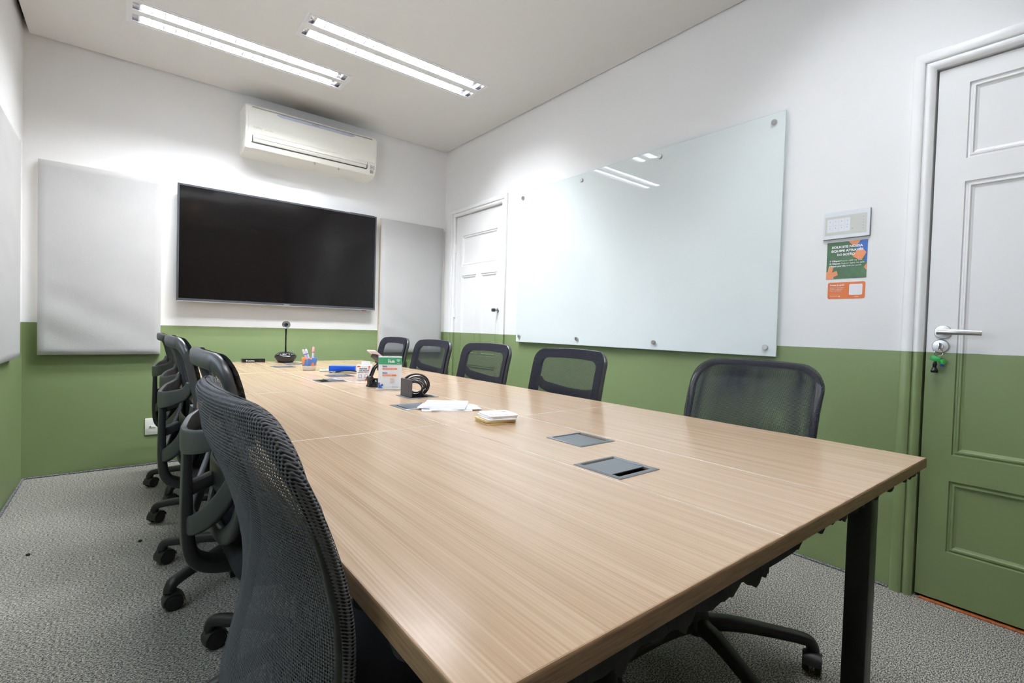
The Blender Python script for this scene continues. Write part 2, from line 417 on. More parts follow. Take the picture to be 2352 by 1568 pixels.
# window in the left wall (only its reflection reaches the picture)
w = empty('window_1', (XL, 0, 0)); w['kind'] = 'structure'
g = GB(); y0, y1, z0, z1 = WIN
g.slab('x', y0, y1, z0, z1, -0.09, -0.04, [(y0 + .05, (y0 + y1) / 2 - .02, z0 + .05, z0 + .62), ((y0 + y1) / 2 + .02, y1 - .05, z0 + .05, z0 + .62), (y0 + .05, (y0 + y1) / 2 - .02, z0 + .66, z1 - .05), ((y0 + y1) / 2 + .02, y1 - .05, z0 + .66, z1 - .05)])
g.build('window_frame', 'window_frame_white', w)
for (a, b) in ((y0 + .05, (y0 + y1) / 2 - .02), ((y0 + y1) / 2 + .02, y1 - .05)):
    for (c, d) in ((z0 + .05, z0 + .62), (z0 + .66, z1 - .05)):
        g = GB(); g.box(-0.068, a, c, -0.062, b, d); g.build('pane', 'window_glass', w)

# ------------------------------------------------------------------ doors
def casing(gb, y0, y1, zt, wd, X):
    """mitred architrave; profile = (outward offset, protrusion)"""
    prof = [(0.0, 0.0), (0.0, 0.008), (0.006, 0.014), (0.014, 0.019), (0.024, 0.020), (0.030, 0.016), (0.032, 0.012), (0.034, 0.020), (0.040, 0.024), (wd - .006, 0.024), (wd, 0.019), (wd, 0.0)]
    loops = []
    for (yy, zz, sy, sz) in ((y1, 0, 1, 0), (y1, zt, 1, 1), (y0, zt, -1, 1), (y0, 0, -1, 0)):
        loops.append([(X - p, yy + sy * o, zz + sz * o) for o, p in prof])
    gb.loft(loops)
def door(name, leaf, panels, X, xf, wd, handle=None):
    y0, y1, zt = leaf
    d = empty(name, (0, 0, 0)); d['kind'] = 'structure'
    g = GB(); g.slab('x', y0 + .004, y1 - .006, 0.014, zt - .006, xf, xf + .035, [p for p in panels])
    g.build('leaf', 'door_paint', d, 30)
    for (a, b, c, e) in panels:
        g = GB()
        prof = [(0, 0), (.003, .008), (.008, .0085), (.011, .0035), (.017, .003), (.021, .009), (.028, .012)]
        loops = [[(xf + q, a + o, c + o), (xf + q, b - o, c + o), (xf + q, b - o, e - o), (xf + q, a + o, e - o)] for o, q in prof]
        R = [[g.b.verts.new(p) for p in L] for L in loops]
        for l0, l1 in zip(R, R[1:]):
            for i in range(4): g.face([l0[i], l0[(i + 1) % 4], l1[(i + 1) % 4], l1[i]])
        g.face(R[-1]); g.build('door_panel', 'door_paint', d, 20)
    g = GB(); casing(g, y0, y1, zt, wd, X); g.build('casing', 'door_paint', d, 40)
    g = GB()   # jamb behind the leaf
    g.box(X + .05, y0 - .02, 0, X + .12, y0 + .02, zt + .02); g.box(X + .05, y1 - .02, 0, X + .12, y1 + .02, zt + .02); g.box(X + .05, y0, zt - .02, X + .12, y1, zt + .02)
    g.build('jamb', 'door_paint', d, 0)
    return d
dF = door('door_1', LEAF_F, [(3.413, 3.978, 1.620, 1.907), (3.405, 3.655, .787, 1.530), (3.725, 3.975, .787, 1.530), (3.405, 3.975, .20, .695)], XR, XR + .008, 0.072)
dN = door('door_2', LEAF_N, [(-.205, .408, 1.738, 2.027), (-.205, .408, .591, 1.650), (-.205, .411, .210, .490)], XR, XR + .008, 0.072)
# dark void closing the openings
for nm, lf in (('trim_3', LEAF_F), ('trim_4', LEAF_N)):
    g = GB(); g.box(XR + .131, lf[0] - .05, 0, XR + .16, lf[1] + .05, lf[2] + .05); struct(g, nm, 'dark_gap', 0)
g = GB(); g.box(XR - .006, LEAF_N[0], 0.0, XR + .06, LEAF_N[1] - .02, 0.005, .001); struct(g, 'trim_5', 'sill_orange')
# far door: hinges and key in its lock
for z in (1.80, 1.18):
    g = GB(); g.cyl((XR - .004, 4.084, z - .045), (XR - .004, 4.084, z + .045), .006, seg=10); g.box(XR - .002, 4.06, z - .045, XR + .006, 4.084, z + .045)
    g.build('hinge', 'door_paint', dF)
g = GB(); g.lathe([(0.0, 0), (.020, 0), (.021, .003), (.016, .007), (.010, .008), (0, .008)], (XR + .008, 3.378, 1.195), (-1, 0, 0)); g.build('lock_rosette', 'chrome', dF)
g = GB(); g.box(-.002, -.004, -.012, .002, .004, .012); g.b.clear(); g = GB()
g.cyl((XR, 3.378, 1.195), (XR - .025, 3.378, 1.195), .003, seg=8)
g.box(XR - .055, 3.366, 1.180, XR - .022, 3.390, 1.208, .006); o = g.build('key', 'ink_dark', dF)
# near door handle, lock and keys
g = GB(); hy, hz, hx = 0.450, 1.070, XR + .008
g.lathe([(0, 0), (.026, 0), (.027, .004), (.025, .008), (.012, .009), (.012, .010)], (hx, hy, hz), (-1, 0, 0), 32)
o = g.build('handle_rosette', 'steel', dN)
g = GB(); g.cyl((hx - .006, hy, hz), (hx - .050, hy, hz), .010, seg=16)
g.sweep([(hx - .050, hy + .009, hz), (hx - .054, hy - .03, hz), (hx - .053, hy - .07, hz - .001), (hx - .050, hy - .118, hz - .003)], [(.020, .022), (.014, .022), (.012, .020), (.010, .019)], seg=14, power=.7)
g.build('lever_handle', 'steel', dN)
g = GB(); g.lathe([(0, 0), (.026, 0), (.027, .004), (.024, .009), (.010, .010), (.010, .014), (0, .014)], (hx, .455, 1.014), (-1, 0, 0), 32)
g.build('lock_rosette', 'steel', dN)
g = GB(); g.box(hx - .010, .4455, 1.009, hx, .4645, 1.019, .002); g.box(hx - .034, .4535, 1.001, hx - .010, .4565, 1.027, .001); g.build('key', 'chrome', dN)
# key ring with its fobs hangs from the key
kr = empty('key_ring', (hx - .028, .455, 1.00), label='key ring with a green tag and black fob hanging from the near door lock', cat='keys')
def ring(gb, c, r, t, nrm, seg=24):
    c = Vector(c); n = Vector(nrm).normalized(); a = n.orthogonal().normalized(); b = n.cross(a)
    gb.sweep([c + (a * math.cos(2 * PI * i / seg) + b * math.sin(2 * PI * i / seg)) * r for i in range(seg)], (t, t), nrm, seg=8, closed=True, sub=1, power=1)
g = GB(); ring(g, (0, 0, -.012), .013, .0018, (1, .3, 0)); g.build('ring', 'chrome', kr)
g = GB(); g.box(-.004, -.020, -.046, .000, .012, -.026, .003, mat=Matrix.Rotation(.35, 4, 'X')); g.build('green_tag', 'key_green', kr)
g = GB(); g.lathe([(0, -.056), (.008, -.055), (.010, -.048), (.009, -.040), (0, -.034)], (.004, -.012, 0)); g.build('green_bead', 'key_green', kr)
g = GB(); g.lathe([(0, -.066), (.006, -.065), (.007, -.060), (0, -.055)], (.004, -.010, 0)); g.build('blue_bead', 'pen_blue', kr)
g = GB(); g.sweep([(-.004, .008, -.045), (-.004, .009, -.056), (-.004, .010, -.068), (-.004, .010, -.082), (-.004, .010, -.090)], [(.006, .010), (.014, .010), (.012, .009), (.024, .010), (.022, .010)], (1, 0, 0), seg=12)
g.build('black_fob', 'glossy_black', kr)

# ------------------------------------------------------------------ recessed ceiling lights
def ceiling_light(x0, x1, y0, y1, label, tube='tube_light'):
    r = empty('ceiling_light', ((x0 + x1) / 2, (y0 + y1) / 2, H), label=label, cat='ceiling light', group='recessed twin tube lights')
    L, Wd = x1 - x0, y1 - y0; hx_, hy_ = L / 2, Wd / 2; e = 0.028
    ch = [(-hy_ + e, -hy_ + e + .080), (hy_ - e - .080, hy_ - e)]
    g = GB(); g.slab('z', -hx_, hx_, -hy_, hy_, -.0035, 0.001, [(-hx_ + e, hx_ - e, a, b) for a, b in ch]); 
    for sx in (-1, 1): g.box(sx * (hx_ - .012) - .002, -hy_ + .01, -.006, sx * (hx_ - .012) + .002, hy_ - .01, -.003)
    for sy in (-1, 1): g.box(-hx_ + .01, sy * (hy_ - .012) - .002, -.006, hx_ - .01, sy * (hy_ - .012) + .002, -.003)
    g.build('trim_frame', 'white_enamel', r, 0)
    g = GB()   # housing box above
    g.slab('z', -hx_ + .021, hx_ - .021, -hy_ + .021, hy_ - .021, .075, .085)
    for a in ((-hx_ + .021, -hy_ + .021, -hx_ + .025, hy_ - .021), (hx_ - .025, -hy_ + .021, hx_ - .021, hy_ - .021), (-hx_ + .021, -hy_ + .021, hx_ - .021, -hy_ + .025), (-hx_ + .021, hy_ - .025, hx_ - .021, hy_ - .021)):
        g.box(a[0], a[1], .001, a[2], a[3], .075)
    g.build('housing', 'white_enamel', r, 0)
    n = 20
    for a, b in ch:
        c = (a + b) / 2
        g = GB()   # parabolic trough
        prof = [(a, .0005), (a + .003, .028), (a + .010, .048), (c - .014, .068), (c + .014, .068), (b - .010, .048), (b - .003, .028), (b, .0005)]
        R = [[g.b.verts.new((xx, yy, zz)) for yy, zz in prof] for xx in (-hx_ + e, hx_ - e)]
        for i in range(len(prof) - 1): g.face([R[0][i], R[0][i + 1], R[1][i + 1], R[1][i]])
        for q in (0, 1): g.face(R[q])
        ref = g.build('reflector', 'mirror_reflector', r, 30)
        for k in range(n):
            xx = -hx_ + e + (k + .5) * (L - 2 * e) / n
            g = GB(); g.loft([[(xx - .0028, yy, .0005), (xx + .0028, yy, .0005), (xx + .0006, yy, .0265), (xx - .0006, yy, .0265)] for yy in (a + .001, b - .001)])
            lo = g.build('louvre_blade', 'mirror_reflector', ref, 0)
        g = GB(); g.cyl((-hx_ + e + .045, c, .041), (hx_ - e - .045, c, .041), .013, seg=14); g.build('tube', tube, r)
        for sx in (-1, 1):
            g = GB(); g.cyl((sx * (hx_ - e - .002), c, .041), (sx * (hx_ - e - .045), c, .041), .0135, seg=14)
            g.build('tube_cap', 'steel', r)
    return r
ceiling_light(*FIX[0], 'recessed twin tube ceiling light nearest the left corner, above the television')
ceiling_light(*FIX[1], 'recessed twin tube ceiling light nearer the whiteboard wall, right of the other')
for q, lb in zip(FIX_BACK, ('recessed twin tube ceiling light over the camera end of the table, left', 'recessed twin tube ceiling light over the camera end of the room, right')):
    ceiling_light(*q, lb, 'tube_light_dim')
r = empty('downlight', (.85, -.57, H), label='small warm round downlight in the ceiling behind the camera', cat='downlight')
g = GB(); g.lathe([(.040, .03), (.040, .0), (.058, -.001), (.060, -.004), (.045, -.005), (.038, .0), (.036, .028)], (0, 0, 0)); g.build('trim_ring', 'white_enamel', r)
g = GB(); g.lathe([(0, .018), (.034, .018), (.034, .022), (0, .022)]); g.build('bulb', 'warm_light', r)

# ------------------------------------------------------------------ acoustic panels
def acoustic(name, w, h, d, M4, label, seed):
    r = empty(name, label=label, cat='acoustic panel', group='cloth covered acoustic panels')
    g = GB(); nx, nz = max(20, int(w / .02)), int(h / .02)
    def P(i, j):
        u, v = i / nx, j / nz; x, z = u * w, v * h
        e = min(x, w - x, z, h - z); off = 0.010 * (1 - min(1, e / .02)) ** 2
        wr = noise.noise(Vector((x * 2.2 + seed, z * 6 + x * 3, seed))) * .0035 + noise.noise(Vector((x * 5 + z * 5, z * 7 - x * 2, seed + 3))) * .0012
        k = math.exp(-((z / h) * 3.2) ** 2) * math.exp(-((x / w) * 2.2) ** 2)
        wr += k * .0040 * math.sin((z * 1.1 + x * .55) * 24)
        return Vector((x, z, d - off + wr * min(1, e / .05)))
    R = [[g.b.verts.new(P(i, j)) for i in range(nx + 1)] for j in range(nz + 1)]
    for j in range(nz):
        for i in range(nx): g.face([R[j][i], R[j][i + 1], R[j + 1][i + 1], R[j + 1][i]])
    g.b.transform(M4); g.build('cloth', 'panel_cloth', r, 60)
    g = GB()
    rim = lambda o, zz: [(o, o, zz), (w - o, o, zz), (w - o, h - o, zz), (o, h - o, zz)]
    g.loft([rim(.004, 0), rim(0, .004), rim(0, d - .012), rim(.002, d - .0105)]); g.b.transform(M4); g.build('edge', 'panel_edge', r, 50)
    return r
acoustic('acoustic_panel', .628, 1.222, .050, on_back(-.420, YB - .001, .785), 'off-white cloth acoustic panel left of the television', 1.0)
acoustic('acoustic_panel', .646, 1.222, .050, on_back(1.829, YB - .001, .787), 'off-white cloth acoustic panel between television and far door', 5.0)
acoustic('acoustic_panel', 1.222, 1.212, .045, Matrix(((0, 0, 1, XL + .001), (1, 0, 0, 2.628), (0, 1, 0, .795), (0, 0, 0, 1))), 'off-white cloth acoustic panel on the left wall, cut by the frame', 9.0)

# ------------------------------------------------------------------ television
tv = empty('television', (0, 0, 0), label='large black flat television hung on the back wall', cat='television')
x0, x1, z0, z1, yf = .295, 1.766, 1.168, 2.000, 4.205
g = GB(); g.slab('y', x0, x1, z0, z1, yf, yf + .030, [(x0 + .012, x1 - .012, z0 + .020, z1 - .012)]); g.build('bezel', 'bezel', tv, 0)
g = GB(); g.box(x0 + .012, yf + .002, z0 + .020, x1 - .012, yf + .029, z1 - .012); g.build('screen', 'tv_screen', tv, 0)
g = GB(); g.box(x0 + .25, yf + .030, z0 + .12, x1 - .25, yf + .055, z1 - .15, .006); g.box(.85, yf + .055, 1.45, 1.20, YB, 1.80); g.build('back_housing', 'black_plastic', tv)
g = GB(); g.box(x0 + .002, yf - .003, z0 - .004, x1 - .002, yf + .012, z0 + .003, .001); g.build('lower_strip', 'steel', tv)
g = GB(); text_mesh(g, 'SAMSUNG', .010, on_back(1.005, yf - .0005, z0 + .0065), align='LEFT', bold=.0003); g.build('lettering', 'ink_grey', tv, 0)
g = GB(); g.box(1.655, yf + .003, z0 - .010, 1.690, yf + .02, z0 - .003, .001); g.build('sensor', 'pen_red', tv)
g = GB(); g.box(1.54, yf + .031, z1 - .05, 1.76, yf + .060, z1 + .012, .004); g.build('top_bracket', 'black_plastic', tv)

# ------------------------------------------------------------------ air conditioner
ac = empty('air_conditioner', (0, 0, 0), label='cream split air conditioner on the back wall above the television', cat='air conditioner')
ax0, ax1, az0, az1 = .690, 1.700, 2.298, 2.648
def ac_prof(k=0.0):
    # (y, z): from wall top round the front to wall bottom
    return [(YB, az1 - k), (4.125, az1 - k), (4.100, az1 - .006 - k), (4.086, az1 - .022 - k), (4.076 + k, az1 - .060), (4.072 + k, az1 - .130), (4.076 + k, az0 + .128), (4.074 + k, az0 + .120), (4.078 + k, az0 + .112),
            (4.088 + k, az0 + .060), (4.108 + k, az0 + .026 + k), (4.145, az0 + .008 + k), (4.200, az0 + k), (YB, az0 + k)]
g = GB(); P0 = ac_prof(.012); P1 = ac_prof(.003); P2 = ac_prof(0)
g.loft([[(ax0, y, z) for y, z in P0], [(ax0 + .004, y, z) for y, z in P1], [(ax0 + .014, y, z) for y, z in P2], [(ax1 - .014, y, z) for y, z in P2], [(ax1 - .004, y, z) for y, z in P1], [(ax1, y, z) for y, z in P0]])
g.build('body', 'ac_cream', ac, 25)
g = GB()   # front panel, slightly proud
PP = [(4.083, az1 - .030), (4.0735, az1 - .062), (4.0680, az1 - .130), (4.0700, az0 + .140), (4.0730, az0 + .131)]
g.loft([[(xx, y - dd, z) for y, z in PP] + [(xx, y + .008, z) for y, z in reversed(PP)] for xx, dd in ((ax0 + .018, -.002), (ax0 + .024, 0), (ax1 - .024, 0), (ax1 - .018, -.002))]); g.build('front_panel', 'ac_cream', ac, 40)
g = GB(); g.box(ax0 + .045, 4.0745, az1 - .030, ax1 - .045, 4.0900, az1 - .0245); g.build('top_slot', 'ac_mark', ac, 0)
g = GB(); g.loft([[(xx, 4.0735 + .0003, az1 - .046 - s), (xx, 4.0790, az1 - .0345 + s * .3), (xx, 4.084, az1 - .0345 + s * .3), (xx, 4.080, az1 - .046 - s)] for xx, s in ((.905, -.004), (.935, .008), (1.475, .008), (1.505, -.004))]); g.build('display_strip', 'ac_blue', ac, 0)
# louvre flaps
g = GB(); g.box(ax0 + .055, 4.0715, az0 + .098, ax1 - .085, 4.090, az0 + .118, .003); g.build('upper_flap', 'ac_cream', ac)
g = GB(); g.box(ax0 + .045, 4.082, az0 + .0645, ax1 - .085, 4.100, az0 + .0705); g.box(ax0 + .048, 4.074, az0 + .070, ax0 + .0505, 4.10, az0 + .118); g.box(ax1 - .086, 4.074, az0 + .070, ax1 - .0835, 4.10, az0 + .118); g.build('outlet_slot', 'dark_gap', ac, 0)
g = GB(); g.loft([[(xx, 4.0775, az0 + .096), (xx, 4.0740, az0 + .090), (xx, 4.0830, az0 + .073), (xx, 4.090, az0 + .073), (xx, 4.090, az0 + .096)] for xx in (ax0 + .055, ax1 - .090)]); g.build('lower_flap', 'ac_cream', ac, 20)
g = GB(); g.loft([[(xx, 4.084, az0 + .060), (xx, 4.100, az0 + .028), (xx, 4.108, az0 + .030), (xx, 4.094, az0 + .062)] for xx in (ax0 + .052, ax1 - .10)]); g.build('chin', 'ac_cream', ac, 20)
g = GB()
for xx in (1.195, 1.385): g.cyl((xx, 4.103, az0 + .014), (xx, 4.113, az0 + .026), .006, seg=10)
g.box(ax1 - .052, 4.0795, az0 + .040, ax1 - .028, 4.092, az0 + .062)
for k in range(3): g.box(ax1 - .026, 4.074, az0 + .072 + k * .012, ax1 - .020, 4.084, az0 + .077 + k * .012); g.box(ax1 - .056, 4.074, az0 + .074 + k * .012, ax1 - .034, 4.084, az0 + .0765 + k * .012)
g.build('indicator', 'ac_mark', ac, 0)
g = GB(); text_mesh(g, 'FUJITSU', .016, on_back(ax0 + .055, 4.0682, az0 + .168)); text_mesh(g, 'Inverter air filter', .009, on_back(ax0 + .125, 4.0682, az0 + .168)); text_mesh(g, 'INVERTER', .012, on_back(1.16, 4.0742, az1 - .046), extrude=.0012); g.build('lettering', 'ac_mark', ac, 0)

# ------------------------------------------------------------------ glass writing board
gbd = empty('glass_whiteboard', (0, 0, 0), label='large pale glass whiteboard on the right wall, held by eight round studs', cat='whiteboard')
g = GB(); g.mi = 0; X0 = XR - .034
g.box(X0, 1.058, .936, X0 + .008, 3.068, 2.124, .0012, 1); g.build('glass', 'board_glass', gbd, 0)
g = GB(); g.slab('x', 1.0572, 3.0688, .9352, 2.1248, X0 + .001, X0 + .007, [(1.0578, 3.0682, .9358, 2.1242)]); g.build('glass_edge', 'board_edge', gbd, 0)
for z in (2.078, .980):
    for y in (3.024, 2.390, 1.757, 1.108):
        g = GB(); g.lathe([(0, .0), (.006, 0), (.006, .028), (.0135, .0281), (.0135, .044), (.0125, .0455), (0, .0455)], (XR, y, z), (-1, 0, 0), 20); g.build('stud', 'steel', gbd)

# ------------------------------------------------------------------ keypad, notices, outlet
kp = empty('wall_keypad', label='flat grey glass keypad on the right wall above the notices', cat='keypad')
yl, yr, zb, zt = .882, .702, 1.479, 1.600
g = GB(); g.box(XR - .012, yr, zb, XR, yl, zt, .002); g.build('housing', 'port_grey', kp)
g = GB(); g.box(XR - .0145, yr + .001, zb + .001, XR - .012, yl - .001, zt - .001, .0008, 1); g.build('face_plate', 'keypad_light', kp)
g = GB(); g.box(XR - .0149, yr + .012, zb + .017, XR - .0144, yl - .008, zt - .020); g.build('inlay', 'keypad_grey', kp, 0)
for k in range(4):
    g = GB(); yy = yl - .017 - k * .0225
    g.box(XR - .0153, yy - .0215, zb + .031, XR - .0148, yy, zt - .031); g.build('button', 'keypad_light', kp, 0)
g = GB()
for k in range(4):
    yy = yl - .017 - k * .0225 - .0108
    for z in (zb + .047, zt - .045): g.box(XR - .0156, yy - .0012, z, XR - .0152, yy + .0012, z + .0035)
    g.box(XR - .0156, yy - .005, zb + .0595, XR - .0152, yy + .005, zb + .0603)
for k in range(5): g.box(XR - .0153, yr + .024, zb + .035 + k * .012, XR - .0148, yr + .0265, zb + .0375 + k * .012)
g.box(XR - .0156, yr + .062, zb + .037, XR - .0148, yr + .066, zb + .041)
g.build('marks', 'ink_grey', kp, 0)

def flat_poly(gb, pts, x): gb.loft([[(x + dx, y, z) for y, z in pts] for dx in (0, .0006)])
def pst(u, v, yl, zt): return (yl - u, zt - v)
po = empty('notice_poster', label='square green notice with orange and blue shapes below the keypad', cat='poster')
YL, ZT, PW, PH = .866, 1.466, .155, .165
g = GB(); g.box(XR - .0012, YL - PW, ZT - PH, XR, YL, ZT); g.build('sheet', 'poster_green', po, 0)
q = lambda L: [pst(a * PW, b * PH, YL, ZT) for a, b in L]
g = GB(); flat_poly(g, q([(.80, .0), (1, 0), (1, .60), (.93, .55), (.97, .35), (.70, .18)]), XR - .0018); g.build('blue_shape', 'poster_blue', po, 0)
g = GB()
flat_poly(g, q([(.53, 0), (.83, 0), (.78, .09), (.66, .13)]), XR - .0019)
flat_poly(g, q([(.80, .22), (.90, .24), (.98, .34), (.90, .50), (.78, .50), (.63, .40)]), XR - .0026)
flat_poly(g, q([(1, .62), (1, .80), (.93, .72)]), XR - .0026)
flat_poly(g, q([(0, .80), (.04, .80), (.06, .66), (.18, .68), (.15, .82), (.27, .78), (.30, .90), (.19, .94), (.20, 1), (0, 1)]), XR - .0019)
g.build('orange_shape', 'poster_peach', po, 0)
g = GB()
for i, (tx, wd) in enumerate((('SOLICITE NOSSA', .120), ('EQUIPE ATRAVÉS', .122), ('DO BOTÃO', .068))):
    text_mesh(g, tx, .0135, on_right(XR - .0030, YL - (.079 - wd / 2 if i < 2 else .041), ZT - .028 - i * .0172), bold=.0006, maxw=wd)
for i, (a, b, wa, wb) in enumerate((('1 Clique:', 'Repor café na sala.', .040, .084), ('2 Cliques:', 'Repor água na sala.', .044, .088), ('Clique por 5s:', 'Solicite ajuda.', .064, .058))):
    z = ZT - .088 - i * .0115
    text_mesh(g, a, .0088, on_right(XR - .0030, YL - .012, z), bold=.0004, maxw=wa)
    text_mesh(g, b, .0088, on_right(XR - .0030, YL - .012 - wa - .003, z), maxw=wb)
g.build('lettering', 'paper_white', po, 0)
po2 = empty('help_card', label='small orange help card with rounded corners under the green notice', cat='card')
YL2, ZT2, CW, CH = .857, 1.285, .144, .074
def rrect(w, h, r, n=5):
    L = []
    for cx, cy, a0 in ((w - r, h - r, 0), (r, h - r, 90), (r, r, 180), (w - r, r, 270)):
        for k in range(n + 1): a = math.radians(a0 + 90 * k / n); L.append((cx + r * math.cos(a), cy + r * math.sin(a)))
    return L
g = GB(); g.loft([[(XR - dx, YL2 - u, ZT2 - CH + v) for u, v in rrect(CW, CH, .008)] for dx in (0, .001)]); g.build('card', 'card_orange', po2, 0)
g = GB(); g.loft([[(XR - dx, YL2 - .084 - u, ZT2 - .058 + v) for u, v in rrect(.050, .048, .005)] for dx in (.001, .0014)]); g.build('white_field', 'paper_white', po2, 0)
g = GB(); text_mesh(g, 'Precisa de ajuda?', .0085, on_right(XR - .0015, YL2 - .009, ZT2 - .015), bold=.0004, maxw=.056)
for i, tx in enumerate(('Escaneie o QR CODE e', 'escolha a opção que', 'melhor lhe atender')):
    text_mesh(g, tx, .0062, on_right(XR - .0015, YL2 - .009, ZT2 - .0265 - i * .0068), maxw=(.056, .050, .046)[i])
text_mesh(g, 'BlueAtitude', .0072, on_right(XR - .0015, YL2 - .010, ZT2 - .064), maxw=.030); text_mesh(g, 'IDEIAS', .005, on_right(XR - .0015, YL2 - .106, ZT2 - .067))
g.poly([(XR - .0016, YL2 - .043, ZT2 - .065), (XR - .0016, YL2 - .051, ZT2 - .065), (XR - .0016, YL2 - .047, ZT2 - .058)])
g.build('lettering', 'paper_white', po2, 0)

ol = empty('power_outlet', label='white double power outlet low on the back wall by the chairs', cat='outlet')
g = GB(); g.box(.127, YB - .008, .212, .252, YB, .328, .003); g.build('plate', 'outlet_white', ol)
for xx in (.152, .200):
    g = GB(); g.box(xx, YB - .0105, .262, xx + .036, YB - .0075, .278, .001); g.build('socket', 'outlet_white', ol)
g = GB()
for xx in (.158, .222): g.cyl((xx, YB - .0112, .270), (xx, YB - .009, .270), .0045, seg=6)
g.build('pin_hole', 'dark_gap', ol)

# ------------------------------------------------------------------ conference table
tb = empty('conference_table', (0, 0, 0), label='long pale oak conference table made of twelve joined tops', cat='table')
PORTS = []
for k in range(4):
    d = 0.934 * k
    PORTS.append((0.900, 1.031, 0.840 + d, 0.968 + d)); PORTS.append((0.768, 0.899, 0.610 + d, 0.738 + d))
TH = .025
for j in range(4):
    ya, yb = SY[j] + .0006, SY[j + 1] - .0006
    for i, (xa, xb) in enumerate(((TXL, S2), (S2, S1), (S1, TXR))):
        holes = [(a + .012, b - .012, c + .012, e - .012) for a, b, c, e in PORTS if ya < c < yb] if i == 1 else []
        g = GB(); xa2, xb2 = xa + .0006, xb - .0006
        g.slab('z', xa2, xb2, ya, yb, T - TH, T, holes)
        for f in g.b.faces:
            cz = f.calc_center_median().z
            if abs(cz - T) > .0005: f.material_index = 1
        g.build('tabletop', ['oak_laminate', 'oak_edge'], tb, 0)
# pale edging strips showing in the joints, rounded lip at the table rim
g = GB()
for xx in (S2, S1): g.box(xx - .0010, TY0, T - .020, xx + .0010, TY1, T + .0003)
for yy in SY[1:4]: g.box(TXL, yy - .0010, T - .020, TXR, yy + .0010, T + .0003)
g.build('joint_strip', 'seam_white', tb, 0)
g = GB()
for (a, b) in (((TXL, TY0), (TXR, TY0)), ((TXR, TY0), (TXR, TY1)), ((TXR, TY1), (TXL, TY1)), ((TXL, TY1), (TXL, TY0))):
    A, B = Vector((*a, 0)), Vector((*b, 0)); d = (B - A).normalized(); o = Vector((d.y, -d.x, 0))
    prof = [(0, T - TH), (.0016, T - TH + .001), (.0016, T - .0035), (.0011, T - .0012), (0, T + .0002), (-.0020, T + .0002)]
    g.loft([[P + o * q + Vector((0, 0, z)) + d * (s * q) for q, z in prof] for P, s in ((A, -1), (B, 1))], True, True)
g.build('edge_banding', 'oak_edge', tb, 40)
def leg(x, y, sx=.048, sy=.050):
    g = GB(); g.box(x, y, 0.002, x + sx, y + sy, T - TH - .001, .003); g.build('leg', 'black_steel', tb)
for yy in (0.360, 2.20, 3.90):
    for xx in (1.392, 0.345): leg(xx, yy)
    g = GB(); g.box(.395, yy + .005, T - TH - .045, 1.39, yy + .045, T - TH - .001, .002); g.build('cross_rail', 'underframe', tb)
for xx in (.36, 1.40):
    g = GB(); g.box(xx, .41, T - TH - .045, xx + .03, 3.90, T - TH - .001, .002); g.build('side_rail', 'underframe', tb)
# torn felt lining hanging just inside the near rim
def felt(gb, A, B, base, amp, seed, th=.004):
    A, B = Vector(A), Vector(B); n = int((B - A).length / .008); d = (B - A) / n; o = Vector((-d.y, d.x, 0)).normalized() * th
    top, bot = [], []
    for i in range(n + 1):
        p = A + d * i
        saw = .32 * (1 + math.sin(i * .9 + 4 * noise.noise(Vector((i * .11, seed, 0)))))
        hgt = base + amp * saw + abs(noise.noise(Vector((i * .35, seed, 2)))) * amp * .9
        q = o * (.9 * math.sin(i * .5))
        top.append(p + Vector((0, 0, T - TH - .0005))); bot.append(p + q + Vector((0, 0, T - TH - hgt)))
    for s in range(n):
        a = [top[s], top[s + 1], bot[s + 1], bot[s]]; b = [v + o for v in a]
        va = [gb.b.verts.new(v) for v in a]; vb = [gb.b.verts.new(v) for v in b]
        gb.face(va); gb.face(vb[::-1]); gb.face([va[2], va[3], vb[3], vb[2]])
g = GB(); felt(g, (TXL + .02, TY0 + .012, 0), (S2 - .01, TY0 + .012, 0), .022, .016, 1.0); felt(g, (S2 + .0, TY0 + .012, 0), (TXR - .012, TY0 + .012, 0), .007, .014, 4.0)
felt(g, (TXL + .014, TY0 + .02, 0), (TXL + .014, SY[1], 0), .012, .010, 7.0)
g.build('felt_lining', 'felt_dark', tb, 0)
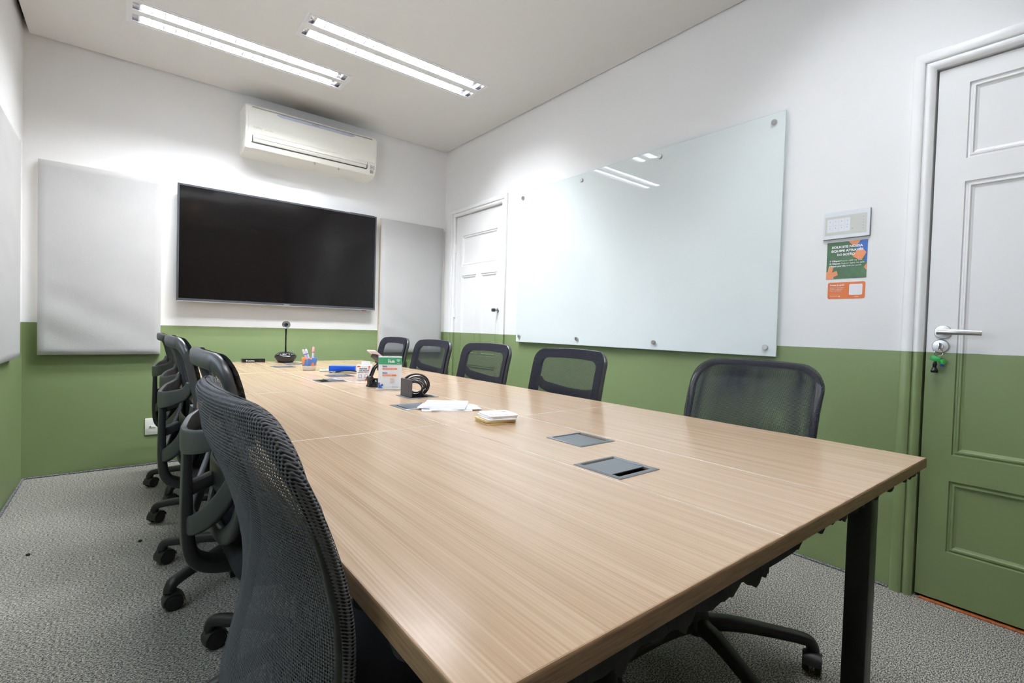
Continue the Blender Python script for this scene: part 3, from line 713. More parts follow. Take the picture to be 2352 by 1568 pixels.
# cable ports
port_objs = []
def port(x0, x1, y0, y1, mode, mats=('port_grey',)):
    e = .011
    g = GB(); g.slab('z', x0, x1, y0, y1, T + .0002, T + .0012, [(x0 + e, x1 - e, y0 + e, y1 - e)]); 
    R = lambda o, z: [(x0 + o, y0 + o, z), (x1 - o, y0 + o, z), (x1 - o, y1 - o, z), (x0 + o, y1 - o, z)]
    loops = [[g.b.verts.new(p) for p in R(o, z)] for o, z in ((.0, T + .0012), (.005, T + .0026), (e - .001, T + .0026), (e, T + .001), (e + .0012, T - .004))]
    for a, b in zip(loops, loops[1:]):
        for i in range(4): g.face([a[i], a[(i + 1) % 4], b[(i + 1) % 4], b[i]])
    o = g.build('cable_port', 'port_grey', tb, 0)
    g = GB(); i = e + .0013   # box under the table
    g.slab('z', x0 + i, x1 - i, y0 + i, y1 - i, T - .062, T - .060)
    for a in ((x0 + i, y0 + i, x0 + i + .0015, y1 - i), (x1 - i - .0015, y0 + i, x1 - i, y1 - i), (x0 + i, y0 + i, x1 - i, y0 + i + .0015), (x0 + i, y1 - i - .0015, x1 - i, y1 - i)):
        g.box(a[0], a[1], T - .060, a[2], a[3], T - .004)
    g.build('well', 'dark_gap', o, 0)
    g = GB(); z0_, z1_ = T - .0016, T + .0010
    a = e + .0022
    if mode == 'near': g.box(x0 + a, y0 + a + .019, z0_, x1 - a, y1 - a - .004, z1_, .0004, 1)
    elif mode == 'right': g.box(x0 + a, y0 + a, z0_, x1 - a - .011, y1 - a, z1_, .0004, 1)
    elif mode == 'left': g.box(x0 + a + .009, y0 + a, z0_, x1 - a, y1 - a, z1_, .0004, 1)
    elif mode == 'open':  g.box(x0 + a + .001, y0 + a, T - .004, x0 + a + .003, y1 - a, T + .074, .0006, 1); g.box(x0 + a + .003, y0 + a, T + .071, x0 + a + .010, y1 - a, T + .074, .0006, 1)
    elif mode == 'tilt': g.box(x0 + a + .030, y0 + a - .004, T + .003, x1 - a + .010, y1 - a - .010, T + .007, .0006, 1, mat=None)
    g.build('lid', 'port_grey' if mode not in ('open',) else 'bezel', o)
    return o
for k, md in enumerate(('right', 'near', 'open', 'left', 'right', 'tilt', 'near', 'left')):
    port(*PORTS[k], md)

# ------------------------------------------------------------------ chairs
def back_x(z, y, top, kind):
    """depth of the backrest at height z, half-width position y (local, forward = +x)"""
    t = (z - .50) / (top - .50)
    if kind == 'sleeve': base = -.318 + .034 * math.sin(min(1, max(0, t / .85)) * PI) ** 1.0 - .036 * max(0, t) ** 2.2
    else: base = -.232 + .022 * math.sin(min(1, max(0, t)) * PI) - .050 * max(0, t) ** 1.6
    return base + (.75 if kind == 'sleeve' else .62) * y * y
def half_width(z, top, bot, kind):
    if kind == 'sleeve':
        r, Wm = .085, .232
        w_ = Wm - .012 * ((top - z) / (top - bot)) ** 2
        if z > top - r: w_ = w_ - r + math.sqrt(max(0, r * r - (z - (top - r)) ** 2))
        rb = .11
        if z < bot + rb: w_ = w_ - rb + math.sqrt(max(0, rb * rb - ((bot + rb) - z) ** 2))
        return w_
    r, Wm = .048, .224
    t = (z - bot) / (top - bot)
    w_ = Wm - .055 * max(0, (.45 - t) / .45) ** 2
    if z > top - r: w_ = w_ - r + math.sqrt(max(0, r * r - (z - (top - r)) ** 2))
    if z < bot + .07: w_ -= .07 - math.sqrt(max(0, .07 ** 2 - (bot + .07 - z) ** 2))
    return w_
def arch(y, kind): return -.16 * y * y      # slight crown of the top edge
def outline(top, bot, kind, inset=0.0, n=7):
    """closed loop of (y, z) round the backrest"""
    zs = []
    pts = []
    rt_ = .048 if kind != 'sleeve' else .085
    zc = [bot + .004, bot + .02, bot + .05, bot + .10, bot + .18, bot + .27] + [top - rt_ - .03 + (rt_ + .03) * math.sin(k * PI / 2 / 6) for k in range(0, 7)]
    right = []
    for z in zc:
        w_ = half_width(min(z, top - 1e-4), top, bot, kind) - inset
        zz = z + arch(w_, kind) * ((z - bot) / (top - bot))
        if z > (top + bot) / 2: zz -= inset * ((z - (top + bot) / 2) / ((top - bot) / 2)) ** 2
        else: zz += inset * (((top + bot) / 2 - z) / ((top - bot) / 2)) ** 2
        right.append((w_, zz))
    wt = right[-1][0]
    mid_top = [(wt * s, top - inset + arch(wt * s, kind)) for s in (.5, 0, -.5)]
    left = [(-y, z) for y, z in reversed(right)]
    wb = right[0][0]
    mid_bot = [(-wb * .5, right[0][1]), (0, right[0][1]), (wb * .5, right[0][1])]
    return right + mid_top + left + mid_bot
CH = {}
def cached(key, fn):
    if key not in CH: CH[key] = fn()
    return CH[key]
def inst(name, me, parent, rz=0.0, loc=None):
    o = bpy.data.objects.new(name, me); COL.objects.link(o); o.parent = parent; o.rotation_euler = (0, 0, rz)
    if loc: o.location = loc
    return o
def mk_sheet(top, bot, kind, off, ins, mat):
    g = GB(); nz, ny = 34, 22; R = []
    for j in range(nz + 1):
        t = j / nz; z = bot + (top - bot) * (t if t < .7 else .7 + .3 * math.sin((t - .7) / .3 * PI / 2) ** 1.0)
        w_ = half_width(min(max(z, bot + 1e-4), top - 1e-4), top, bot, kind) - ins
        row = []
        for i in range(ny + 1):
            y = (2 * i / ny - 1) * w_; zz = z + arch(y, kind) * ((z - bot) / (top - bot))
            row.append((g.b.verts.new((back_x(z, y, top, kind) + off, y, zz)), (y, zz)))
        R.append(row)
    for j in range(nz):
        for i in range(ny):
            q = [R[j][i], R[j][i + 1], R[j + 1][i + 1], R[j + 1][i]]
            g.face([v for v, _ in q], [u for _, u in q])
    return g.mesh('mesh_sheet', mat, 60)
def mk_band(top, bot, kind, width, off, mat):
    """opaque mesh-covered border round the sheet"""
    g = GB(); O = outline(top, bot, kind, 0); I = outline(top, bot, kind, width)
    vs = []
    for (y0_, z0_), (y1_, z1_) in zip(O, I):
        row = []
        for s in (0, .5, 1):
            y = y0_ + (y1_ - y0_) * s; z = z0_ + (z1_ - z0_) * s
            row.append((g.b.verts.new((back_x(z, y, top, kind) + off, y, z)), (y, z)))
        vs.append(row)
    n = len(vs)
    for i in range(n):
        for s in (0, 1):
            q = [vs[i][s], vs[(i + 1) % n][s], vs[(i + 1) % n][s + 1], vs[i][s + 1]]
            g.face([v for v, _ in q], [u for _, u in q])
    return g.mesh('mesh_border', mat, 60)
def mk_sleeve(top, bot, mat):
    g = GB(); nz, ns = 46, 56; kind = 'sleeve'; R = []
    for j in range(nz + 1):
        a = j / nz; z = bot + (top - bot) * (.5 - .5 * math.cos(a * PI))
        zc = min(max(z, bot + 1e-4), top - 1e-4); w_ = half_width(zc, top, bot, kind)
        e = min(1, (top - z) / .016); eb = min(1, (z - bot) / .016)
        th = .0135 * math.sqrt(max(0, 1 - (1 - e) ** 2)) * math.sqrt(max(0, 1 - (1 - eb) ** 2)) + .0008
        row = []
        for k in range(ns):
            ph = 2 * PI * k / ns; c = math.cos(ph); s_ = math.sin(ph)
            y = math.copysign(abs(c) ** .55, c) * w_; dx = math.copysign(abs(s_) ** .45, s_) * th
            zz = z + arch(y, kind) * ((z - bot) / (top - bot))
            row.append((g.b.verts.new((back_x(z, y, top, kind) + dx, y, zz)), (y + (.0011 if s_ > 0 else 0) + dx * .5, zz * (1.0 if s_ < 0 else 1.004))))
        R.append(row)
    for j in range(nz):
        for k in range(ns):
            k2 = (k + 1) % ns; q = [R[j][k], R[j][k2], R[j + 1][k2], R[j + 1][k]]
            g.face([v for v, _ in q], [u for _, u in q])
    return g.mesh('mesh_sleeve', mat, 60)
def mk_frame_loop(top, bot, kind, off, w_, h_, mat, inset=.012):
    g = GB(); O = outline(top, bot, kind, inset)
    pts = [(back_x(z, y, top, kind) + off, y, z) for y, z in O]
    g.sweep(pts, (w_, h_), (1, 0, 0), seg=12, closed=True, sub=2, power=.7)
    return g.mesh('back_frame', mat, 50)
def mk_yoke(top):
    g = GB(); B = lambda y, z, o: (back_x(z, y, top, 'frame') + o, y, z)
    g.sweep([B(.196, .800, -.016), B(.178, .765, -.030), B(.12, .742, -.062), (-.302, .04, .728), (-.306, 0, .726), (-.302, -.04, .728), B(-.12, .742, -.062), B(-.178, .765, -.030), B(-.196, .800, -.016)],
            [(.014, .030), (.015, .044), (.016, .056), (.018, .062), (.018, .064), (.018, .062), (.016, .056), (.015, .044), (.014, .030)], (0, 0, 1), seg=16, power=.42)
    g.sweep([B(.200, .72, -.016), B(.175, .640, -.022), B(.125, .570, -.040), (-.285, .05, .520), (-.290, 0, .514), (-.285, -.05, .520), B(-.125, .570, -.040), B(-.175, .640, -.022), B(-.200, .72, -.016)],
            [(.018, .036), (.018, .046), (.020, .050), (.026, .050), (.028, .050), (.026, .050), (.020, .050), (.018, .046), (.018, .036)], (0, 0, 1), seg=16, power=.42)
    return g.mesh('lumbar_yoke', 'grey_plastic', 50)
def mk_lumbar(top):
    g = GB(); B = lambda y, z, o: (back_x(z, y, top, 'frame') + o, y, z)
    g.sweep([B(-.16, .63, -.016), B(-.08, .628, -.016), B(0, .627, -.016), B(.08, .628, -.016), B(.16, .63, -.016)], [(.010, .05), (.012, .075), (.012, .08), (.012, .075), (.010, .05)], (0, 0, 1), seg=12)
    g.sweep([(-.292, 0, .60), B(0, .62, -.02)], (.04, .035), seg=10); return g.mesh('lumbar_pad', 'black_plastic', 50)
def mk_spine(x, ztop, short=False):
    g = GB()
    if short:
        g.sweep([(x, 0, ztop), (x + .004, 0, .455), (x + .03, 0, .415), (x + .10, 0, .388), (-.04, 0, .385)], [(.06, .02), (.07, .026), (.075, .03), (.08, .03), (.08, .03)], (1, 0, 0), seg=14, power=.5)
        return g.mesh('spine', 'black_plastic', 50)
    g.sweep([(x, 0, ztop), (x, 0, .62), (x + .002, 0, .50), (x + .012, 0, .43), (x + .045, 0, .398), (x + .11, 0, .385), (-.04, 0, .385)], [(.060, .018), (.064, .024), (.070, .030), (.074, .034), (.078, .034), (.08, .03), (.08, .03)], (1, 0, 0), seg=16, power=.4)
    return g.mesh('spine', 'black_plastic', 50)
def mk_seat(hw, x0, x1, z1):
    g = GB(); nx, ny = 20, 20; ov = []
    def sup(a, rx, ry, cx, p=.42):
        c, s_ = math.cos(a), math.sin(a); return (cx + math.copysign(abs(c) ** p, c) * rx, math.copysign(abs(s_) ** p, s_) * ry)
    cx, rx = (x0 + x1) / 2, (x1 - x0) / 2; L = []
    for (k, dz) in ((.90, -.088), (.97, -.078), (1, -.050), (1, -.026), (.985, -.012), (.95, -.003), (.88, .001), (.6, -.004), (.3, -.008), (.02, -.009)):
        L.append([(*sup(2 * PI * i / 48, rx * k, hw * k, cx), z1 + dz - .010 * max(0, math.cos(2 * PI * i / 48)) ** 3) for i in range(48)])
    g.loft(L); return g.mesh('seat', 'seat_fabric', 50)
def mk_mech():
    g = GB(); g.box(-.13, -.09, .365, .15, .09, .402, .012); g.cyl((0, 0, .365), (0, 0, .20), .015); g.cyl((0, 0, .30), (0, 0, .13), .026); g.cyl((.02, -.09, .38), (.02, -.26, .385), .005, seg=10); g.cyl((.02, -.235, .384), (.02, -.275, .386), .009, .007, seg=10)
    return g.mesh('gas_column', 'black_plastic', 40)
def mk_hub():
    g = GB(); g.lathe([(0, .085), (.030, .085), (.042, .092), (.050, .105), (.048, .125), (.036, .142), (.030, .165), (.0, .165)]); return g.mesh('hub', 'black_plastic', 50)
def mk_leg():
    g = GB(); g.sweep([(.030, 0, .118), (.090, 0, .122), (.160, 0, .118), (.240, 0, .108), (.312, 0, .097), (.339, 0, .088), (.349, 0, .070), (.350, 0, .060)], [(.048, .050), (.046, .044), (.043, .038), (.040, .034), (.038, .033), (.037, .034), (.036, .034), (.034, .034)], (0, 0, 1), seg=14, power=.65)
    return g.mesh('leg', 'black_plastic', 50)
def mk_caster():
    g = GB(); g.mi = 1
    for sy in (-1, 1): g.lathe([(0, -.009), (.024, -.009), (.0285, -.006), (.0285, .006), (.024, .009), (.012, .0095), (.0, .0095)], (-.012, sy * .017, .0290), (0, 1, 0), 26)
    g.mi = 0
    # hood arcing over the wheels
    L = []
    for a in (-15, 15, 50, 85, 120, 150, 172):
        c, s_ = math.cos(math.radians(a)), math.sin(math.radians(a))
        ro, ri = .0335, .0300
        L.append([(-.012 + c * ri, -.026, .029 + s_ * ri), (-.012 + c * ri, .026, .029 + s_ * ri), (-.012 + c * ro, .026, .029 + s_ * ro), (-.012 + c * (ro + .002), 0, .029 + s_ * (ro + .002)), (-.012 + c * ro, -.026, .029 + s_ * ro)])
    g.loft(L); g.box(-.022, -.0065, .022, .012, .0065, .058, .003); g.cyl((.006, 0, .050), (.006, 0, .074), .010, seg=12)
    return g.mesh('caster', ['black_plastic', 'caster_rubber'], 40)
def chair(x, y, rz, kind, top, phase, label, group, dz=0.0):
    r = empty('office_chair', (x, y, 0), rz, label=label, cat='chair', group=group)
    bot = .475 if kind == 'frame' else .455
    K = lambda n: (n, kind, round(top, 3))
    if kind == 'frame':
        inst('mesh_sheet', cached(K('sh'), lambda: mk_sheet(top, bot, kind, .012, .004, 'fine_netting')), r)
        inst('mesh_border', cached(K('bd'), lambda: mk_band(top, bot, kind, .044, .0135, 'border_netting')), r)
        inst('back_frame', cached(K('fr'), lambda: mk_frame_loop(top, bot, kind, -.006, .044, .026, 'grey_plastic', .020)), r)
        inst('lumbar_yoke', cached(K('yk'), lambda: mk_yoke(top)), r)
        inst('lumbar_pad', cached(K('lp'), lambda: mk_lumbar(top)), r)
        inst('spine', cached(K('sp'), lambda: mk_spine(-.300, .735)), r)
        inst('seat', cached('seat', lambda: mk_seat(.235, -.215, .245, .475)), r)
    else:
        inst('mesh_sleeve', cached(K('sl'), lambda: mk_sleeve(top, bot, 'coarse_netting' if rz == 0 else 'open_netting')), r)
        inst('back_frame', cached(K('fr'), lambda: mk_frame_loop(top, bot, kind, 0, .022, .018, 'black_plastic', .014)), r)
        inst('spine', cached(K('sp'), lambda: mk_spine(-.312, .485, True)), r)
        inst('seat', cached('seat2', lambda: mk_seat(.245, -.245, .245, .480)), r)
    inst('gas_column', cached('mech', mk_mech), r)
    inst('hub', cached('hub', mk_hub), r)
    for k in range(5):
        a = math.radians(phase + 72 * k) - rz
        l = inst('leg', cached('leg', mk_leg), r, a)
        inst('caster', cached('caster', mk_caster), l, [2.2, -1.1, .6, 2.9, -2.4][k] * .5, (.350, 0, 0))
    return r
LG, RG = 'mesh back office chairs along the left side of the table', 'mesh back office chairs along the right side of the table'
chair(.440, .720, 0, 'sleeve', .950, 216, 'nearest left office chair, its whole back wrapped in coarse dark mesh', LG)
chair(.430, 1.480, 0, 'frame', .958, 126, 'left office chair with grey plastic back frame right behind the nearest mesh chair', LG)
chair(.420, 2.290, 0, 'frame', .970, 144, 'third left office chair from the camera, its rail rising above the chair in front', LG)
chair(.455, 2.890, 0, 'frame', .950, 157, 'second left office chair from the back wall, mostly hidden, lumbar bar showing', LG)
chair(.450, 3.540, 0, 'frame', .950, 154, 'farthest left office chair, by the outlet on the back wall', LG)
chair(1.440, .820, PI, 'sleeve', .948, -45, 'nearest right office chair with wide see-through double mesh back', RG)
chair(1.390, 1.615, PI, 'frame', .948, 54, 'right office chair second from the camera, below the whiteboard middle', RG)
chair(1.385, 2.275, PI, 'frame', .948, 54, 'middle right office chair, in front of the far door', RG)
chair(1.375, 2.870, PI, 'frame', .948, 54, 'right office chair second from the back wall, overlapping the acoustic panel foot', RG)
chair(1.370, 3.450, PI, 'frame', .948, 54, 'farthest right office chair, in front of the right acoustic panel', RG)

# ------------------------------------------------------------------ things on the table
# small black switch box
o = empty('switch_box', (.742, 4.03 - .09, T), label='small flat black box with a white mark at the far end of the table', cat='electronic box')
g = GB(); g.box(-.074, -.03, 0, .074, .03, .026, .002); g.build('case', 'glossy_black', o)
g = GB(); text_mesh(g, 'CONTROL', .009, on_back(-.040, -.0302, .008), bold=.0003); g.lathe([(0, 0), (.0045, 0), (.0045, .0004), (0, .0004)], (-.047, -.0302, .0125), (0, -1, 0), 12); g.build('lettering', 'paper_white', o, 0)
# conference camera
o = empty('conference_camera', (.945, 3.87, T), math.radians(-12), label='black conference camera with a glossy ball on a tall stem', cat='camera')
g = GB(); L = []
for (rx, ry, z, dy) in ((.046, .046, 0, 0), (.050, .050, .002, 0), (.055, .055, .010, 0), (.064, .060, .022, .0), (.073, .066, .038, .002), (.075, .067, .046, .004), (.070, .062, .055, .010), (.056, .048, .068, .020), (.036, .030, .076, .028), (.01, .01, .078, .030)):
    L.append([(rx * math.cos(2 * PI * i / 40), dy + ry * math.sin(2 * PI * i / 40), z + (-.30 * (-ry * math.sin(2 * PI * i / 40)) * 0)) for i in range(40)])
g.loft(L); g.build('base', 'glossy_black', o, 60)
g = GB(); g.loft([[(.066 * math.cos(a), -.0635 * k + 0 * a, .012 + .030 * t + 0) for a in [PI * (1 + i / 20) for i in range(21)]] for k, t in ((0, 0), (0, 1))], False, False); g.b.clear(); g = GB()
g.loft([[(rx * math.cos(a), ry * math.sin(a), z) for a in [PI + PI * (i / 24) for i in range(25)]] + [(0, -.02, z)] for rx, ry, z in ((.0575, .0575, .0105), (.066, .062, .022), (.0750, .068, .038), (.0765, .069, .044))]); g.build('speaker_grille', 'black_plastic', o, 60)
g = GB()
for a in (-62, -40, -18, 0, 22, 44, 62):
    t = math.radians(a - 90); g.cyl((.058 * math.cos(t), .004 + .052 * math.sin(t), .058), (.058 * math.cos(t), .004 + .052 * math.sin(t), .0635), .0022, seg=8)
g.build('key_mark', 'paper_white', o)
g = GB(); g.sweep([(0, .026, .070), (0, .026, .13), (0, .026, .20), (0, .026, .255)], [(.014, .012), (.010, .010), (.010, .010), (.014, .012)], (0, 1, 0), seg=12, power=1); g.build('stem', 'glossy_black', o)
g = GB(); t = bmesh.new(); bmesh.ops.create_uvsphere(t, u_segments=28, v_segments=18, radius=.0275); t.transform(Matrix.Translation((0, .024, .279))); g.merge(t); g.build('camera_ball', 'glossy_black', o, 60)
g = GB(); g.lathe([(.0190, 0), (.0285, .000), (.0285, .003), (.0260, .006), (.0235, .004), (.019, .003)], (0, .0025, .279), (0, -1, 0), 28); g.build('lens_ring', 'port_grey', o)
g = GB(); g.lathe([(0, 0), (.010, .0), (.009, .0035), (0, .005)], (0, -.0025, .279), (0, -1, 0), 24); g.build('lens', 'glossy_black', o)
# mug with pens
o = empty('pen_mug', (.913, 3.17, T), label='blue and orange painted mug with a white foot, holding three markers', cat='mug')
g = GB(); g.lathe([(0, 0), (.033, 0), (.036, .002), (.041, .030), (.0455, .078), (.044, .080), (.0425, .078), (.038, .030), (.033, .006), (0, .006)], seg=40); g.build('cup', 'mug_glaze', o, 50)
def marker(loc, tip, body, cap, label):
    m_ = empty('marker', loc, label=label, cat='marker', group='markers in the painted mug')
    a = Vector((0, 0, 0)); d = Vector(tip); L = d.length; d.normalize()
    g = GB(); g.lathe([(0, 0), (.0062, 0), (.0066, .002), (.0066, L * .80), (0, L * .80)], a, d, 16); g.build('barrel', body, m_)
    g = GB(); g.lathe([(.0071, L * .78), (.0072, L * .79), (.0070, L * .92), (.0060, L * .98), (.0045, L), (0, L)], a, d, 16); g.build('cap', cap, m_)
    g = GB(); g.lathe([(.00675, L * .74), (.0069, L * .74), (.0069, L * .775), (.00675, L * .775)], a, d, 16); g.build('band', 'pen_red' if cap == 'pen_pink' else 'pen_blue', m_)
marker((.923, 3.175, T + .009), (-.052, -.010, .120), 'pen_white', 'pen_white', 'white marker leaning furthest left out of the painted mug')
marker((.926, 3.160, T + .009), (-.036, .012, .124), 'pen_white', 'pen_white', 'white marker with a blue band in the middle of the painted mug')
marker((.925, 3.150, T + .009), (.008, .010, .138), 'pen_white', 'pen_pink', 'upright marker with a pink cap at the right of the painted mug')
# remote, eraser on its holder
o = empty('remote_control', (.985, 3.045, T), math.radians(-25), label='small white remote lying left of the blue eraser', cat='remote control')
g = GB(); g.box(-.045, -.020, 0, .020, .020, .014, .005); g.build('case', 'mug_white', o); g = GB(); g.box(-.035, -.013, .0138, .012, .013, .0150, .002); g.build('screen', 'sign_green', o)
o = empty('board_eraser', (1.045, 2.945, T), math.radians(-30), label='bright blue sponge board eraser tilted on its black tray', cat='eraser')
g = GB(); g.sweep([(-.070, -.022, .004), (-.03, -.022, .007), (.03, -.022, .016), (.085, -.024, .012)], [(.045, .004), (.05, .006), (.05, .008), (.045, .006)], seg=12); g.build('tray', 'glossy_black', o)
g = GB(); g.box(-.078, -.022, .010, .070, .030, .042, .002); g.build('sponge', 'sponge_blue', o)
# white button box with a small receiver on top
o = empty('paper_box', (1.010, 2.530, T), math.radians(-20), label='white printed cube-shaped box with orange corners behind the phone holder', cat='box')
g = GB(); g.box(-.036, -.036, 0, .042, .036, .078, .001); g.build('carton', 'paper_white', o)
g = GB(); 
for (a, b, c, d_) in ((-.036, .070, -.020, .078), (.022, .068, .030, .078), (.005, 0, .030, .008)): g.box(a, -.0366, b, c, -.0358, d_)
g.build('orange_print', 'sign_orange', o, 0)
g = GB(); text_mesh(g, 'PRECISA\nDE AJUDA', .0105, on_back(-.024, -.0364, .058), bold=.0004); text_mesh(g, 'PRESSIONE O BOTÃO', .0056, on_back(-.032, -.0364, .040), bold=.0002)
for xx in (-.028, .004): g.slab('y', xx, xx + .016, .014, .030, -.0366, -.0360, [(xx + .0012, xx + .0148, .0152, .0288)])
g.build('lettering', 'ink_dark', o, 0)
g = GB(); text_mesh(g, '?', .024, on_back(.020, -.0366, .052), bold=.0008); g.build('question_mark', 'sign_orange', o, 0)
o = empty('white_receiver', (1.020, 2.530, T + .0785), math.radians(-20), label='tiny white plastic block standing on the printed box', cat='adapter')
g = GB(); g.box(-.022, -.014, 0, .022, .014, .018, .003); g.build('case', 'pen_white', o)
# phone holder
o = empty('phone_holder', (.948, 2.235, T), math.radians(15), label='black suction phone holder with bent arm, gripping a pale phone', cat='phone holder')
g = GB(); g.lathe([(0, 0), (.040, 0), (.042, .003), (.036, .010), (.024, .016), (.016, .028), (.013, .038), (0, .040)], seg=32); g.build('suction_base', 'glossy_black', o, 50)
g = GB(); g.box(-.040, -.010, .004, -.022, .010, .040, .004); g.box(-.01, -.006, .030, .034, .006, .036, .002, mat=Matrix.Rotation(.3, 4, 'Y')); g.cyl((-.030, -.014, .040), (-.030, .014, .040), .011, seg=16); g.build('lever', 'black_plastic', o)
for yy in (-.006, .006):
    g = GB(); g.sweep([(-.030, yy, .040), (-.018, yy, .062), (-.008, yy, .084), (.006, yy, .096), (.022, yy, .102)], (.006, .012), (1, 0, 0), seg=10); g.build('arm', 'glossy_black', o)
g = GB(); g.lathe([(0, 0), (.012, 0), (.013, .008), (.009, .014), (.009, .020), (0, .020)], (.026, 0, .076)); g.lathe([(0, 0), (.010, .001), (.015, .008), (.015, .014), (.010, .020), (0, .021)], (.024, 0, .094)); g.build('joint', 'black_plastic', o)
MT = Matrix.Translation((.026, 0, .122)) @ Matrix.Rotation(.62, 4, 'Y')
g = GB(); g.box(-.040, -.030, -.006, .040, .030, .006, .004, mat=MT); g.box(.028, -.034, -.004, .040, .034, .026, .003, mat=MT); g.box(-.046, -.020, -.004, -.038, .020, .016, .003, mat=MT); g.build('clamp', 'black_plastic', o)
g = GB(); g.box(-.072, -.032, .0065, .028, .032, .0140, .003, mat=MT); g.build('phone', 'phone_back', o)
def cable(name, pts, r, mat, label, cat='cable', sub=6, parent=None):
    g = GB(); g.sweep(pts, (2 * r, 2 * r), seg=8, sub=sub, power=1)
    o = g.build(name, mat, parent)
    if not parent: tag(o, label, cat)
    return o
cable('charging_cable', [(.858, 2.560, T + .009), (.885, 2.500, T + .0065), (.905, 2.430, T + .0025), (.925, 2.370, T + .0025), (.955, 2.330, T + .0025), (.962, 2.300, T + .006), (.950, 2.285, T + .030), (.962, 2.275, T + .070), (.968, 2.262, T + .10)], .0017, 'pen_white', 'thin white charging cable running from the cable port to the phone holder')
# acrylic table sign
o = empty('table_sign', (.967, 2.110, T), math.radians(-25), label='clear acrylic stand with a green-topped wifi card on the table', cat='sign')
g = GB(); g.box(-.062, -.030, 0.0003, .060, .030, .003, .001); g.build('foot', 'clear_acrylic', o)
g = GB(); g.box(-.053, -.0035, .003, .053, -.0015, .152, .0008); g.box(-.053, .0012, .003, .053, .0032, .152, .0008); g.build('holder', 'clear_acrylic', o)
g = GB(); g.box(-.052, -.0010, .004, .052, .0008, .149); g.build('card', 'paper_white', o, 0)
g = GB(); g.box(-.052, -.0040, .114, .052, -.0036, .145); g.build('green_header', 'sign_green', o, 0)
g = GB(); g.box(-.034, -.0040, .090, .030, -.0036, .097); g.box(-.034, -.0040, .060, .028, -.0036, .067); g.build('orange_bar', 'sign_orange', o, 0)
g = GB(); text_mesh(g, 'Sala', .0075, on_back(-.012, -.0042, .134)); text_mesh(g, 'Hulk', .0155, on_back(-.010, -.0042, .122), bold=.0005)
for k in range(3):
    r_ = .0035 + .0042 * k; prev = None
    for a in range(50, 131, 16):
        c = (.036 + r_ * math.cos(math.radians(a)), .1235 + r_ * math.sin(math.radians(a)))
        if prev:
            g.poly([(prev[0], -.0042, prev[1]), (c[0], -.0042, c[1]), (.036 + (c[0] - .036) * (1 + .0018 / r_), -.0042, .1235 + (c[1] - .1235) * (1 + .0018 / r_)), (.036 + (prev[0] - .036) * (1 + .0018 / r_), -.0042, .1235 + (prev[1] - .1235) * (1 + .0018 / r_))])
        prev = c
text_mesh(g, 'Wi-Fi', .006, on_back(.029, -.0042, .1165)); text_mesh(g, 'BLUEATITUDE_GUEST', .0052, on_back(-.032, -.0042, .0918), maxw=.054); text_mesh(g, 'FACAACONTECER', .0052, on_back(-.032, -.0042, .0618), maxw=.040)
g.build('white_lettering', 'paper_white', o, 0)
g = GB(); text_mesh(g, 'Rede:', .0085, on_back(-.034, -.0042, .102), bold=.0003); text_mesh(g, 'Senha:', .0085, on_back(-.034, -.0042, .072), bold=.0003); text_mesh(g, 'BlueAtitude', .006, on_back(.010, -.0042, .008))
for pts in ([(-.052, .004), (-.030, .004), (-.038, .010), (-.028, .018), (-.034, .024), (-.044, .016), (-.046, .030), (-.052, .030)],): g.loft([[(x_, yy, z_) for x_, z_ in pts] for yy in (-.0040, -.0036)])
g.build('blue_print', 'ink_blue', o, 0)
g = GB()
for i in range(4): text_mesh(g, ('Escaneie o', 'código para', 'se conectar', 'à rede')[i], .0044, on_back(.000, -.0042, .046 - i * .006))
g.build('orange_lettering', 'sign_orange', o, 0)
# coiled black cables in the open port
for k, (cx, cy, cz, R_, az, lean, lb) in enumerate(((.972, 1.862, .785, .047, .5, .10, 'outer loops of coiled black cable standing in the open cable port'), (.955, 1.835, .775, .036, .9, -.15, 'inner loops of coiled black cable pressed against the raised lid'))):
    pts = []
    n = 14 * 4
    for i in range(n):
        a = 2 * PI * i / 14; rr = R_ * (1 + .20 * math.sin(a * .27 + k) + .06 * math.sin(a * .61)); off = (i / n - .5) * .030 + .006 * math.sin(a * .5)
        c, s_ = math.cos(a) * rr, math.sin(a) * rr * .86
        pts.append((cx + c * math.cos(az) - off * math.sin(az) + lean * s_ * .3, cy - c * math.sin(az) * 1.0 - off * math.cos(az), max(T + .0055, cz + s_)))
    cable('coiled_cable', pts, .0036, 'black_plastic', lb, sub=2)
# papers
grp = 'loose printed sheets in the pile on the table'
def sheet(x, y, z, rz, w, d, label, txt=False, h=.0012):
    o = empty('printed_sheet', (x, y, z), rz, label=label, cat='paper', group=grp)
    g = GB(); n = 10; top = []
    for i in range(n + 1):
        xx = -w / 2 + w * i / n; top.append(xx)
    def Z(i, s_): return h * (1 if s_ else 0) + .0014 * math.sin(i / n * PI) * 0
    g.box(-w / 2, -d / 2, 0, w / 2, d / 2, h); g.build('sheet', 'paper_white', o, 0)
    if txt:
        g = GB()
        for r0 in range(3):
            for c0 in range(6): g.box(-w / 2 + .012 + c0 * w * .16, -d / 2 + .012 + r0 * .018, h, -w / 2 + .012 + c0 * w * .16 + w * .10, -d / 2 + .016 + r0 * .018, h + .0001)
        g.build('print', 'ink_dark', o, 0)
z = T + .0003
PB = [(.905, 1.500, -28, .175, .110, 'bottom folded sheet of the paper pile, its corner pointing at the camera', 0, .0030),
      (.930, 1.492, -18, .180, .100, 'sheet above the bottom one in the paper pile, reaching furthest right', 0, .0030),
      (.900, 1.515, -40, .165, .100, 'twisted middle sheet of the paper pile', 0, .0035),
      (.905, 1.510, -34, .150, .090, 'sheet near the top of the paper pile, under the topmost one', 0, .0055),
      (.915, 1.515, -36, .150, .085, 'topmost printed sheet of the paper pile', 1, .0060)]
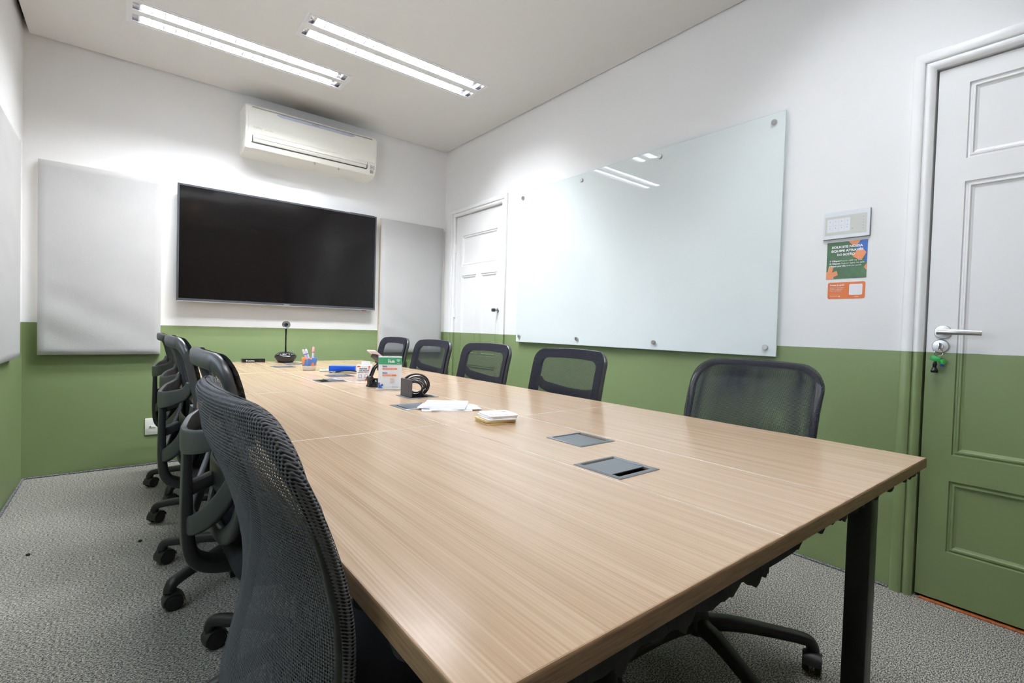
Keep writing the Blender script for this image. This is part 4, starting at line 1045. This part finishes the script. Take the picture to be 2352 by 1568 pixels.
for x_, y_, a_, w_, d_, lb, tx, h_ in PB:
    sheet(x_, y_, z, math.radians(a_), w_, d_, lb, bool(tx), h_); z += h_ + .0002
# coasters
z = T + .0003
CB = ['bottom tan coaster of the stack', 'second coaster from the bottom of the stack, tan', 'third coaster from the bottom, with a pale rim', 'fourth coaster from the bottom, slightly turned', 'coaster just below the topmost one', 'topmost white coaster with yellow and blue print']
for i, lb in enumerate(CB):
    o = empty('coaster', (.910 + (.0, .003, -.002, .006, .010, .012)[i], 1.215 + (.0, .002, .001, -.002, .003, .001)[i], z), math.radians((-6, -4, -8, -14, -10, -11)[i]), label=lb, cat='coaster', group='square coasters stacked on the table')
    h_ = .0042; W_ = .098
    g = GB(); g.loft([[(u - W_ / 2, v - W_ / 2, zz) for u, v in rrect(W_, W_, .012)] for zz in (0, h_)]); g.build('board', 'card_edge' if i < 3 else 'paper_white', o, 0)
    if i >= 3:
        g = GB(); g.loft([[(u - W_ / 2, v - W_ / 2, zz) for u, v in rrect(W_, W_, .012)] for zz in (-.0003, .0012)]); g.build('back_layer', 'card_edge', o, 0)
    if i == 5:
        g = GB()
        for (a, b, s_) in ((-.03, -.02, .012), (-.012, -.034, .010), (.012, -.03, .012), (-.036, .006, .010), (-.034, .030, .008), (.030, -.036, .008)):
            g.lathe([(0, h_), (s_ * .6, h_), (s_ * .6, h_ + .0001), (0, h_ + .0001)], (a, b, 0), seg=7)
        g.build('yellow_print', 'poster_peach', o, 0)
        g = GB(); g.box(.022, .018, h_, .038, .026, h_ + .0001); g.box(-.02, -.022, h_, -.012, -.015, h_ + .0001); g.box(-.036, -.012, h_, -.030, -.006, h_ + .0001); g.build('blue_print', 'ink_blue', o, 0)
    z += h_ + .0004
# crumbs on the carpet
for i, (x_, y_, s_, lb) in enumerate(((.071, 2.809, .009, 'black crumb on the carpet left of the chair legs'), (-.311, 2.905, .009, 'black crumb on the carpet nearest the left wall'), (.173, 2.755, .006, 'smallest black crumb, close to the chair casters'))):
    g = GB(); t = bmesh.new(); bmesh.ops.create_icosphere(t, subdivisions=1, radius=s_)
    for v in t.verts: v.co *= 1 + .35 * noise.noise(v.co * 200 + Vector((i, 0, 0))); v.co.z = v.co.z * .5
    t.transform(Matrix.Translation((x_, y_, s_ * .45))); g.merge(t); tag(g.build('crumb', 'crumb', None, 0), lb, 'debris', 'crumbs on the carpet')

# every thing's Empty sits at its base
bpy.context.view_layer.update()
for o in list(COL.objects):
    if o.type != 'EMPTY' or o.parent or o.location.length > 1e-6: continue
    P = [c.matrix_world @ Vector(v) for c in o.children_recursive if c.type == 'MESH' for v in c.bound_box]
    if not P: continue
    d = Vector(((min(p.x for p in P) + max(p.x for p in P)) / 2, (min(p.y for p in P) + max(p.y for p in P)) / 2, min(p.z for p in P)))
    o.location = d
    for c in o.children: c.location = c.location - d
